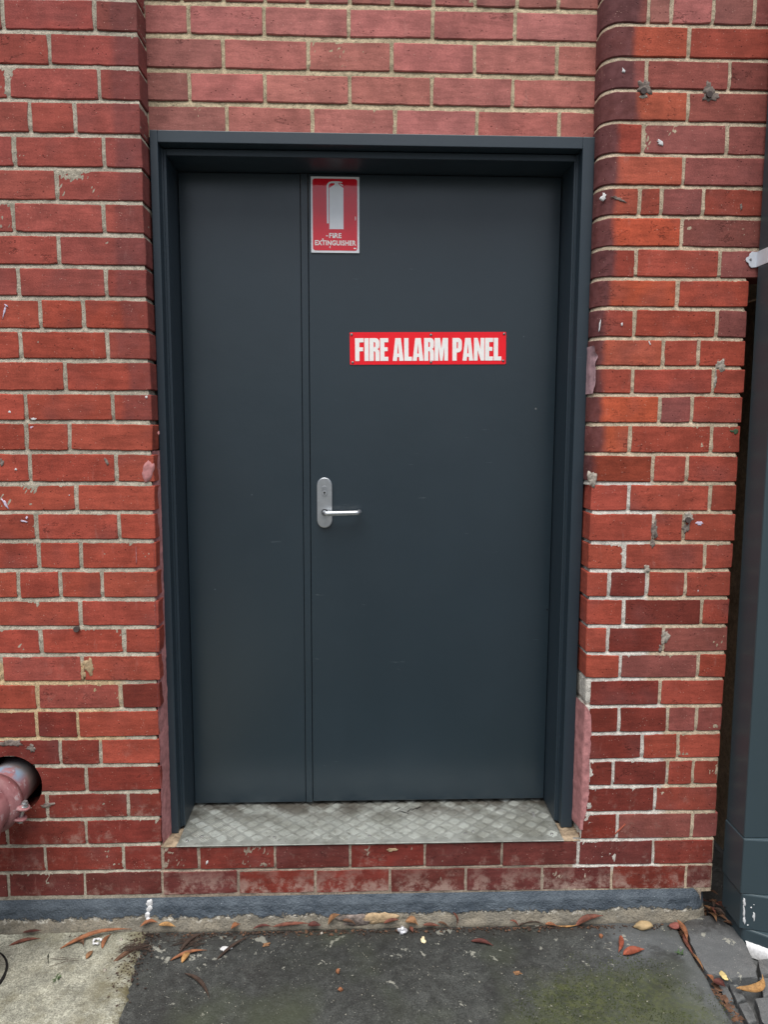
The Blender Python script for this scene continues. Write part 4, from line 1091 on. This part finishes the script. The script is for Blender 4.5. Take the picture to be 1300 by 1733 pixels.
def slab(name, poly, ztop, th, mat, parent=None, bev=.004, label=None):
    bm = bmesh.new(); pts = []
    n = len(poly)
    for i in range(n):
        a, b = Vector(poly[i])/1000, Vector(poly[(i+1) % n])/1000; k = max(1, int((b-a).length/.018))
        for j in range(k):
            q_ = a+(b-a)*j/k; pts.append((q_.x+N(q_.x*40, q_.y*40, 1)*.003, q_.y+N(q_.x*40, q_.y*40, 7)*.003))
    top = [bm.verts.new((x, y, ztop+N(x*20, y*20, 4)*.002)) for x, y in pts]; bot = [bm.verts.new((x, y, ztop-th)) for x, y in pts]
    f = bm.faces.new(top); n = len(top)
    for i in range(n): bm.faces.new((top[i], bot[i], bot[(i+1) % n], top[(i+1) % n]))
    bmesh.ops.bevel(bm, geom=list(f.edges), offset=bev, segments=2, affect='EDGES', profile=.5)
    bmesh.ops.triangulate(bm, faces=[f_ for f_ in bm.faces if len(f_.verts) > 4])
    return frombm(name, bm, mat, parent)
gs = empty('gully_edge', (1.15, -.3, GZ), 'bluestone slab and small dark pavers lining the drain gully by the downpipe', 'stone edging')
slab('stone_slab', QUADS['stone'][0], -.088, .04, STONE, gs, .006)
for i, pq in enumerate(QUADS['paver']):
    slab('paver', pq, (-.108, -.108, -.116, -.106, -.102, -.094)[i], .04, STONE, gs, .004)
# round lid sunk in the pale slab at the far left
c0 = QUADS['lidc'][0][0]; lx, ly = c0[0]/1000-.052, c0[1]/1000
ld = empty('drain_lid', (lx, ly, GZ), 'round grey drain lid set in the pale concrete at the left edge', 'drain lid')
bm = bmesh.new(); tube(bm, [(lx, ly, GZ-.01), (lx, ly, GZ+.0085), (lx, ly, GZ+.0105)], [.115, .115, .111], 48); frombm('lid', bm, CONC, ld)
bm = bmesh.new(); r1 = tube(bm, [(lx, ly, GZ+.002), (lx, ly, GZ+.0078), (lx, ly, GZ+.0078), (lx, ly, GZ+.002)], [.1225, .121, .115, .114], 48, False); frombm('lid_ring', bm, BLACK, ld)

# ------------------------------------------------------------------ downpipe
dp = empty('downpipe', (1.2, -.06, GZ), 'wide rectangular slate grey downpipe at the right edge, white spatters on its boot', 'downpipe')
def skewbox(name, x0, x1, y0, y1, z0, z1, bev, mat, parent, sk=0., dx=0.):
    bm = bmesh.new(); box_bm(bm, x0, x1, y0, y1, z0, z1, bev)
    for v in bm.verts:
        t = (v.co.z-z0)/(z1-z0); v.co.y += -(v.co.x-x0)*sk*(v.co.y < (y0+y1)/2); v.co.x += dx*t
    return frombm(name, bm, mat, parent)
skewbox('pipe_shaft', 1.130, 1.290, -.118, -.010, .232, 3.0, .0045, PIPEP, dp, .0, -.006)
skewbox('pipe_collar', 1.1275, 1.294, -.122, -.008, .060, .2325, .004, PIPEP, dp, .12)
skewbox('pipe_boot', 1.1310, 1.300, -.121, -.010, -.050, .0612, .004, PIPEP, dp, .30)
skewbox('pipe_foot', 1.1420, 1.330, -.118, -.014, -.125, -.0495, .005, PIPEP, dp, .75)
bk = empty('pipe_bracket', (1.11, 0, 1.905), 'white metal strap bracket screwed to the brick, holding the downpipe', 'bracket')
ear = [(1.127, 1.926), (1.112, 1.927), (1.106, 1.921), (1.104, 1.914), (1.0975, 1.911), (1.095, 1.905), (1.0975, 1.899), (1.104, 1.896), (1.106, 1.889), (1.112, 1.883), (1.127, 1.884)]
WPAINT = simple('white_bracket_enamel', lin(214, 220, 228), .35, .5, 0, .04)
prism('ear', ear, -.0042, -.0018, WPAINT, bk, .0005)
bm = bmesh.new(); pr = [(1.1262, -.0042), (1.1262, -.1255), (1.2800, -.1255)]
for (a, b) in zip(pr, pr[1:]):
    if a[0] == b[0]: box_bm(bm, a[0]-.0012, a[0]+.0012, b[1], a[1], 1.884, 1.926)
    else: box_bm(bm, a[0]-.0012, b[0], a[1]-.0012, a[1]+.0012, 1.8842, 1.9258)
frombm('strap', bm, WPAINT, bk)
bm = bmesh.new(); tube(bm, [(1.1085, -.0062, 1.905), (1.1085, -.003, 1.905)], [.0026, .0042], 12); frombm('screw', bm, SCREW, bk)
for (x, y, z, w_, h_) in ((1.139, -.1245, .035, .007, .028), (1.140, -.1245, .005, .006, .04), (1.142, -.1245, -.022, .008, .022), (1.168, -.131, -.005, .010, .03), (1.158, -.129, .022, .005, .005), (1.165, -.130, .032, .004, .004), (1.152, -.127, -.035, .005, .004)):
    blob('paint_spatter', x, y, z, w_, h_, -.1, WHITEP, dp, .0010, 18, .7)
bm = bmesh.new()
ring = []
for i in range(40):
    t = i/39; x = 1.150+.19*t; y = -.126-.142*t; wv = .003+.003*N(t*9, 2, 2)+.002*N(t*30, 2, 5)
    ring.append([bm.verts.new((x, y+.008, GZ+.007+wv)), bm.verts.new((x-.001, y-.004, GZ+.004+wv*.6)), bm.verts.new((x-.003, y-.008-wv, GZ-.003)), bm.verts.new((x-.003, y-.008-wv, GZ-.03))])
for a, b in zip(ring, ring[1:]):
    for k in range(3): bm.faces.new((a[k], b[k], b[k+1], a[k+1]))
frombm('white_sealant', bm, WHITEP, dp, True)

# ------------------------------------------------------------------ fire service pipe
def pipe_mat():
    m = M('pink_pipe_paint', .5, .45); p = m.obj
    c = m.mix(m.ramp(m.noise(p, 12, 4, .6), .35, .65), lin(158, 110, 112), lin(124, 78, 80))
    c = m.mix(m.ramp(m.noise(p, 30, 4, .7), .58, .66), c, lin(176, 150, 152))
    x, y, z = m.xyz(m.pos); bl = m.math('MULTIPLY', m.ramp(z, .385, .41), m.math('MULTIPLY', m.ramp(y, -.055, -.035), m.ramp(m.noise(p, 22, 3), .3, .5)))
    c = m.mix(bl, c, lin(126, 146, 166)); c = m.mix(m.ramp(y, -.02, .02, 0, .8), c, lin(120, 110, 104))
    m.color(c); m.bump(m.noise(p, 60, 4), .5, .002); return m.m
PKP = pipe_mat(); CX, CZ = HOLE[0]-.012, HOLE[1]-.008
fp = empty('fire_pipe', (CX, -.15, GZ), 'pinkish red fire service pipe with bolted couplings coming through the left wall', 'pipe')
pts = [(CX, .25, CZ), (CX, 0, CZ), (CX, -.07, CZ), (CX, -.13, CZ)] + [(CX, -.13-.085*math.sin(a), CZ-.085+.085*math.cos(a)) for a in [math.pi/2*i/10 for i in range(1, 11)]] + [(CX-.02, -.215, .20), (CX-.04, -.215, .12), (CX-.04, -.215, -.13)]
tube_obj('pipe_run', pts, .067, PKP, fp, 40)
def coupling(c, axis, lug_dir, bolt_dir):
    c, ax_, ld_, bd = Vector(c), Vector(axis), Vector(lug_dir), Vector(bolt_dir)
    bm = bmesh.new(); tube(bm, [c-ax_*.030, c-ax_*.026, c-ax_*.012, c-ax_*.010, c+ax_*.010, c+ax_*.012, c+ax_*.026, c+ax_*.030], [.069, .080, .082, .086, .086, .082, .080, .069], 40)
    h = frombm('coupling_ring', bm, PKP, fp, True)
    for sgn in (1, -1):
        bm = bmesh.new(); V = []
        o0 = c+bd*sgn*.013
        outl = [(-.004, -.022), (.070, -.024), (.092, -.020), (.104, -.012), (.108, 0), (.104, .012), (.092, .020), (.070, .024), (-.004, .022)]
        lo = [bm.verts.new(o0+ld_*a+ax_*b) for a, b in outl]; hi = [bm.verts.new(o0+ld_*a+ax_*b+bd*sgn*(.007 if a > .06 else .03)) for a, b in outl]
        bm.faces.new(lo); bm.faces.new(hi[::-1])
        for i in range(len(lo)): bm.faces.new((lo[i], lo[(i+1) % len(lo)], hi[(i+1) % len(lo)], hi[i]))
        bmesh.ops.bevel(bm, geom=list(bm.edges), offset=.002, segments=1, affect='EDGES')
        frombm('lug', bm, PKP, h)
    b0 = c+ld_*.090
    bm = bmesh.new(); tube(bm, [b0-bd*.030, b0+bd*.036], .0058, 14); tube(bm, [b0+bd*.0205, b0+bd*.022, b0+bd*.0225], [.013, .013, .010], 20)
    tube(bm, [b0+bd*.0225, b0+bd*.030], .0098, 6); tube(bm, [b0-bd*.030, b0-bd*.022], .0098, 6); frombm('bolt', bm, simple('zinc_bolt', lin(176, 180, 182), .4, .5, .8, .15, 150), h)
coupling((CX, -.095, CZ), (0, 1, 0), (math.cos(-.30), 0, math.sin(-.30)), (-math.sin(-.30), 0, math.cos(-.30)))
coupling((CX-.043, -.215, .075), (0, 0, 1), (.97, -.24, 0), (-.24, -.97, 0))

# ------------------------------------------------------------------ leaves and litter
def leaf_mesh(L_, w_, bend, lift, curl):
    n = 11; vs = []; fs = []
    for i in range(n):
        t = i/(n-1); hw2 = w_/2*(math.sin(math.pi*min(1, t*1.04+.02)**.85)**.8 if 0 < t < 1 else .06)
        yb = bend*L_*4*t*(1-t); zb = .0012+lift*math.sin(math.pi*t)+curl*t*t
        tw = (t-.5)*1.1*curl/max(L_, .01)*3
        wv = N(t*5, L_*99, 3)*w_*.25
        for s_ in (-1, 0, 1):
            vs.append((t*L_, yb+s_*hw2*math.cos(tw)+wv*.3, zb+abs(s_)*hw2*.25+s_*hw2*math.sin(tw)))
    for i in range(n-1):
        for s_ in range(2): a = i*3+s_; fs.append((a, a+3, a+4, a+1))
    m_ = len(vs); vs += [(x, y, z-.0007) for x, y, z in vs]; fs += [tuple(m_+q_ for q_ in f[::-1]) for f in fs]
    rim = [i*3 for i in range(n)]+[(n-1)*3+1]+[i*3+2 for i in range(n-1, -1, -1)]+[1]
    for a, b in zip(rim, rim[1:]+rim[:1]): fs.append((a, b, m_+b, m_+a))
    me = bpy.data.meshes.new('leaf'); me.from_pydata(vs, [], fs); me.update(); me.polygons.foreach_set('use_smooth', [True]*len(me.polygons)); return me
def put_leaf(a, b, w_, col, bend, lift, label, group='fallen leaves', curl=None):
    a, b = Vector(a), Vector(b); d = b-a; L_ = d.length
    o = bpy.data.objects.new('leaf', leaf_mesh(L_, w_, bend, lift, random.uniform(0, .004) if curl is None else curl)); COL.objects.link(o)
    o.data.materials.append(LEAFM[col]); xa_ = d.normalized(); za = Vector((0, -.25, 1)); ya_ = za.cross(xa_).normalized(); za = xa_.cross(ya_)
    o.matrix_world = Matrix(((xa_.x, ya_.x, za.x, a.x), (xa_.y, ya_.y, za.y, a.y), (xa_.z, ya_.z, za.z, a.z), (0, 0, 0, 1)))
    return tag(o, label, 'leaf', group)
for (lab, a, b, w_, col, bend, lift) in [('long thin orange-brown curved gum leaf crossing the corner of the pale concrete slab',[-883, -99, -95],[-689, -34, -79],0.0149,'orange',0.1,0.004),
('reddish brown narrow leaf lying alone at the left edge of the pale concrete slab',[-1036, -77, -95],[-956, -49, -95],0.013,'rust',0.06,0.002),
('dark olive green crescent leaf standing out on the pale concrete slab',[-909, -103, -95],[-876, -170, -95],0.0168,'olive',-0.14,0.001),
('flat dark red leaf tucked against the plinth at the far left',[-1014, -34, -82],[-956, -34, -79],0.0093,'maroon',0.0,0.002),
('dark brown pointed leaf lying diagonally beside the edge of the asphalt',[-707, -163, -95],[-631, -88, -95],0.0149,'brown',0.08,0.003),
('bright orange curled leaf in the plinth corner under the white paint drip',[-665, -34, -72],[-610, -34, -61],0.0149,'orange',0.15,0.006),
('golden yellow leaf just right of the white paint drip at the plinth foot',[-609, -34, -67],[-558, -34, -74],0.0149,'gold',0.05,0.004),
('short tan stub leaf on the pale concrete below the white scrap ring',[-789, -138, -95],[-780, -107, -95],0.0149,'tan',0.0,0.003),
('orange red folded leaf right of the white scrap ring',[-757, -97, -95],[-749, -39, -95],0.013,'orange',0.1,0.006),
('small curled brown leaf left of the white scrap ring',[-848, -70, -95],[-814, -88, -95],0.0149,'brown',0.3,0.005),
('orange leaf lying across a yellowish leaf on the dark asphalt at left',[-545, -152, -95],[-448, -114, -95],0.0112,'orange',0.08,0.004),
('yellowish olive leaf crossed over an orange leaf on the dark asphalt',[-510, -162, -95],[-495, -117, -95],0.0168,'gold',0.0,0.007),
('dark brown twisted leaf above the crossed orange and yellowish leaves',[-526, -123, -95],[-465, -39, -95],0.013,'darkbrown',0.12,0.006),
('thin blackish curved leaf lying alone low on the dark asphalt at left',[-492, -202, -95],[-403, -301, -95],0.0112,'darkbrown',0.1,0.002),
('shrivelled dark brown leaf beside the white flake on the asphalt',[-413, -153, -95],[-331, -54, -95],0.0093,'darkbrown',0.04,0.004),
('small orange triangular leaf at the plinth foot above the shrivelled leaf',[-391, -34, -83],[-362, -34, -70],0.0186,'orange',0.0,0.006),
('maroon leaf strip along the plinth foot left of the red orange strip',[-325, -34, -85],[-266, -34, -80],0.0093,'maroon',0.1,0.003),
('long red orange leaf strip lying along the plinth foot left of centre',[-266, -34, -80],[-151, -34, -73],0.013,'rust',0.03,0.003),
('dark red rounded leaf end at the right of the long red orange strip',[-159, -34, -76],[-119, -34, -79],0.0186,'maroon',0.0,0.004),
('tan leaf propped upright against the plinth left of the foil ball',[-96, -34, -76],[-58, -34, -44],0.0205,'tan',0.1,0.008),
('brown leaf beside the propped tan leaf at the plinth foot',[-54, -34, -63],[-15, -34, -79],0.013,'brown',0.1,0.004),
('red brown leaf lying left of the foil ball at the plinth foot',[73, -34, -75],[120, -34, -66],0.013,'rust',0.05,0.004),
('curled orange brown leaf right of the foil ball',[138, -34, -71],[178, -34, -85],0.0261,'tan',0.15,0.008),
('small red leaf tip pointing at the asphalt under the curled orange brown leaf',[153, -34, -87],[161, -55, -95],0.0112,'rust',0.0,0.003),
('flat red brown leaf strip right of the foil ball and curled leaf',[193, -34, -83],[244, -34, -88],0.0112,'rust',0.02,0.003),
('thin brown leaf sliver slanting at the plinth foot right of centre',[238, -34, -75],[271, -34, -95],0.0075,'brown',0.1,0.003),
('thin reddish leaf standing almost upright against the plinth',[283, -34, -41],[294, -34, -89],0.0075,'rust',0.15,0.005),
('dark red leaf lying on pale spatters of the asphalt below the plinth, right of centre',[331, -96, -95],[395, -120, -95],0.0149,'maroon',0.08,0.004),
('thin red bent leaf at the plinth foot left of the dark curled strip',[460, -34, -73],[485, -40, -95],0.0075,'rust',0.2,0.004),
('dark curled leaf strip at the plinth foot beside the small orange leaf',[486, -34, -95],[568, -34, -89],0.0093,'darkbrown',0.15,0.003),
('small orange leaf at the plinth foot left of the large red leaf',[570, -34, -87],[606, -38, -95],0.0112,'orange',0.05,0.003),
('pale tan stem like leaf running towards the large red leaf',[603, -35, -95],[675, -34, -93],0.0056,'gold',-0.08,0.002),
('large red brown leaf leaning on the plinth left of the tan pebble',[663, -37, -95],[751, -34, -65],0.0205,'rust',0.06,0.008),
('upright orange red leaf above the moss, pointing at the plinth',[788, -83, -95],[754, -160, -95],0.0149,'redor',0.05,0.004),
('oval orange red spotted leaf above the moss, lying crosswise',[766, -165, -95],[835, -148, -95],0.0242,'redor',0.05,0.004),
('orange brown leaf at the top of the gully beside the stone slab',[982, -34, -82],[978, -116, -95],0.0168,'orange',0.06,0.004),
('narrow rust leaf wedged in the middle of the gully',[982, -78, -95],[971, -178, -95],0.0112,'rust',-0.06,0.002),
('yellowish sliver of leaf at the lower end of the gully leaves',[969, -159, -95],[971, -237, -95],0.0075,'tan',0.04,0.003),
('orange curled leaf tip at the lower end of the gully',[973, -250, -95],[977, -281, -95],0.013,'orange',0.1,0.005),
('dark maroon leaf lying in the hollow below the stone slab',[980, -271, -95],[1003, -297, -95],0.0242,'maroon',0.1,0.001),
('large golden curled leaf at the bottom right below the stone slab',[1031, -302, -95],[1129, -255, -95],0.0242,'gold',-0.25,0.008),
('brown leaf behind the foot of the downpipe',[1146, -34, -52],[1186, -34, -78],0.0224,'brown',0.1,0.003)]:
    a = [q_/1000 for q_ in a]; b = [q_/1000 for q_ in b]
    a[2] = max(a[2], GZ+.0015); b[2] = max(b[2], GZ+.0015)
    put_leaf(a, b, w_, col, bend, lift, lab)
for i in range(24):
    x, y = random.uniform(1.098, 1.145), random.uniform(-.05, .08); z = GZ-.02+random.uniform(.0, .085)*(1-abs(y-.01)*6)
    an = random.uniform(-1.1, 1.1)+math.pi/2; L_ = random.uniform(.05, .085); tl = random.uniform(-.3, .6)
    put_leaf((x, y, z), (x+math.cos(an)*L_*.5, y-abs(math.sin(an))*L_*.8, z-tl*L_*.3+.01), random.uniform(.010, .018), random.choice(['brown', 'tan', 'darkbrown', 'brown', 'rust']), random.uniform(-.1, .1), .008, 'brown leaf heaped with others in the gap between the brick pier and the downpipe', 'leaves heaped beside the downpipe')
def litter(name, n, fn, mat, label, cat, size=(.002, .006)):
    bm = bmesh.new()
    for _ in range(n):
        x, y, z = fn(); r_ = random.uniform(*size); a0 = random.uniform(0, 6.28); k = random.randint(3, 5)
        t_ = [bm.verts.new((x+r_*random.uniform(.4, 1)*math.cos(a0+6.28*i/k), y+r_*random.uniform(.3, .9)*math.sin(a0+6.28*i/k), z+random.uniform(.0005, .003))) for i in range(k)]
        c_ = bm.verts.new((x, y, z-.002)); bm.faces.new(t_)
        for i in range(k): bm.faces.new((t_[i], c_, t_[(i+1) % k]))
    o = frombm(name, bm, mat); tag(o, label, cat, kind='stuff'); return o
def foot(): 
    x = random.uniform(-1.0, 1.0); return (x, -.036-abs(random.gauss(0, .010)), GZ+.001)
litter('leaf_litter', 800, foot, LEAFM['darkbrown'], 'dark brown crumbs of litter along the foot of the plinth', 'litter')
litter('leaf_litter', 200, foot, LEAFM['brown'], 'rust coloured leaf crumbs along the foot of the plinth', 'litter', (.003, .008))
litter('leaf_litter', 260, lambda: (.985+random.gauss(0, .008)+0, random.uniform(-.40, -.02), GZ-.012), LEAFM['brown'], 'brown leaf crumbs packed in the gully joint', 'litter', (.003, .010))
litter('leaf_litter', 300, lambda: (-.645+random.gauss(0, .022), -.03-abs(random.gauss(0, .14)), GZ+.004), LEAFM['darkbrown'], 'dark leaf crumbs where the pale slab meets the asphalt', 'litter', (.002, .006))
litter('grit', 320, lambda: (random.uniform(-.6, .95), -.06-random.random()**1.3*.5, GZ+.001), simple('pale_grit', lin(150, 146, 134), .9), 'pale grit scattered over the dark asphalt', 'grit', (.001, .0028))
# dry twigs
def twigs(name, x, y, z, n, R_, label):
    bm = bmesh.new()
    for _ in range(n):
        a = random.uniform(-.2, .9); L_ = random.uniform(.4, 1)*R_; x1, y1 = x+random.uniform(-.4, .4)*R_, y+random.uniform(-.25, .25)*R_
        p0 = Vector((x1-math.cos(a)*L_/2, y1-math.sin(a)*L_/2, z)); p1 = Vector((x1+math.cos(a)*L_/2, y1+math.sin(a)*L_/2, z+.004)); mid = (p0+p1)/2+Vector((random.uniform(-1, 1), random.uniform(-1, 1), 1))*.004
        tube(bm, [p0, mid, p1], [.0004, .0008, .0004], 5)
    o = frombm(name, bm, LEAFM['darkbrown']); tag(o, label, 'twigs', kind='stuff'); return o
twigs('dry_twigs', -.50, -.085, GZ+.002, 34, .075, 'tangle of dry dark twigs above the crossed orange leaves')
twigs('dry_twigs', -.66, -.105, GZ+.006, 40, .07, 'matted dry stalks on the joint between pale slab and asphalt')
twigs('dry_twigs', -.855, -.14, GZ+.006, 3, .09, 'thin pale stalk beside the olive crescent leaf')
# moss tufts
bm = bmesh.new(); k = 0
while k < 6000:
    x, y = random.uniform(.35, .97), random.uniform(-.75, -.12)
    d = ((x-.66)/.30)**2+((y+.50)/.34)**2+N(x*7, y*7, 3)*.9
    if d > .9: continue
    k += 1; h = random.uniform(.0008, .0022); a = random.uniform(0, 6.28); r_ = .0013
    b_ = [bm.verts.new((x+r_*math.cos(a+t_), y+r_*math.sin(a+t_), GZ+.0003)) for t_ in (0, 2.1, 4.2)]; tp_ = bm.verts.new((x+random.uniform(-.0012, .0012), y+random.uniform(-.0012, .0012), GZ+h+.0015))
    for i in range(3): bm.faces.new((b_[i], b_[(i+1) % 3], tp_))
o = frombm('moss', bm, simple('moss_green', lin(70, 78, 42), .95, .1, 0, .4, 30)); tag(o, 'green moss growing on the dark asphalt at lower right', 'moss', kind='stuff')

def stone(name, x, y, z, sx, sy, sz, mat, label, cat, rag=.25, parent=None):
    bm = bmesh.new(); bmesh.ops.create_icosphere(bm, subdivisions=3, radius=1); s0 = random.uniform(0, 99)
    for v in bm.verts:
        k_ = 1+rag*N(v.co.x*1.3+s0, v.co.y*1.3, v.co.z*1.3)+rag*.3*N(v.co.x*5+s0, v.co.y*5, v.co.z*5)
        v.co = Vector((v.co.x*sx*k_, v.co.y*sy*k_, v.co.z*sz*k_))
    o = frombm(name, bm, mat, parent, True); o.location = (x, y, z+sz*.8); return tag(o, label, cat)
Q = lambda n_, i=0: (QUADS[n_][i][0][0]/1000, min(QUADS[n_][i][0][1]/1000, -.052))
x, y = Q('pebble_tan'); stone('pebble', x, y, GZ, .027, .014, .0125, simple('tan_stone', lin(166, 144, 108), .8, .3, 0, .15), 'smooth tan pebble at the plinth foot near the gully', 'pebble', .3)
x, y = Q('pebble_red'); stone('pebble', x, y, GZ, .018, .011, .009, simple('red_stone', lin(132, 78, 70), .85, .3, 0, .15), 'reddish stone at the top of the gully by the plinth', 'pebble', .35)
FOIL = simple('crumpled_foil', lin(222, 222, 226), .3, .6, .5, .1, 60, .6, .003)
x, y = Q('foil'); stone('foil_ball', x, y, GZ, .0125, .010, .011, FOIL, 'crumpled white foil ball at the plinth foot below the door', 'litter', .7)
x, y = Q('white_flake'); stone('white_flake', x, y, GZ, .015, .009, .003, WHITEP, 'white flake beside the shrivelled dark leaf on the asphalt', 'litter', .8)
x, y = Q('cream_chip'); stone('leaf_fragment', x, y, GZ, .006, .013, .002, simple('cream', lin(226, 210, 170), .7), 'cream coloured leaf fragment on the asphalt below the foil ball', 'litter', .8)
x, y = Q('yellow_chip'); stone('leaf_fragment', x, y, GZ+.004, .011, .013, .003, simple('yellowish', lin(196, 176, 120), .7), 'pale yellow leaf fragment at the lower corner of the stone slab', 'litter', .9)
for i, t_ in enumerate(('upper orange seed husk on the asphalt left of centre', 'lower orange seed husk on the asphalt left of centre', 'tan seed husk on the asphalt below the large red leaf')):
    x, y = Q('orange_bit', i); stone('seed_husk', x, y, GZ, .006, .007, .005, LEAFM['orange'], t_, 'seed husk', .6)
for i, t_ in enumerate(('star shaped tan leaf crumb right of the shrivelled leaf', 'star shaped tan leaf crumb left of the moss')):
    x, y = Q('star_bit', i); stone('leaf_fragment', x, y, GZ, .008, .007, .002, LEAFM['tan'], t_, 'litter', 1.4)
for i, t_ in enumerate(('tiny white pebble on the pale slab near its middle', 'tiny pale pebble beside the orange red folded leaf', 'small white bead at the plinth foot beside the dark red leaf end')):
    x, y = Q('pale_pebble', i); stone('pebble', x, y, GZ+.002, .004, .004, .004, WHITEF, t_, 'pebble', .5)
x, y = Q('white_scrap'); bm = bmesh.new(); tube(bm, [(x+.010*math.cos(a)*1.1, y+.012*math.sin(a), GZ+.008+.002*math.sin(a*3)) for a in [5.4*i/16 for i in range(17)]], [.0028+.0012*math.sin(i*1.7) for i in range(17)], 10)
o = frombm('plastic_scrap', bm, WHITEP, None, True); tag(o, 'white curled plastic scrap ring among leaves on the pale slab', 'litter')
for i, (t_) in enumerate(('small green weed sprig on the pale concrete slab', 'small green sprig on the asphalt near the gully')):
    x, y = Q('weed', i); e = empty('weed', (x, y, GZ), t_, 'weed'); GW = simple('weed_green', lin(70, 98, 52), .7) if i == 0 else GW
    for j in range(9):
        a = random.uniform(0, 6.28); L_ = random.uniform(.008, .018); me = leaf_mesh(L_, .003, .1, .003, .004)
        me.materials.append(GW); o = bpy.data.objects.new('blade', me); COL.objects.link(o); o.parent = e; o.rotation_euler = (0, random.uniform(-.5, .1), a); o.location = (random.uniform(-.006, .006), random.uniform(-.004, .004), .003)
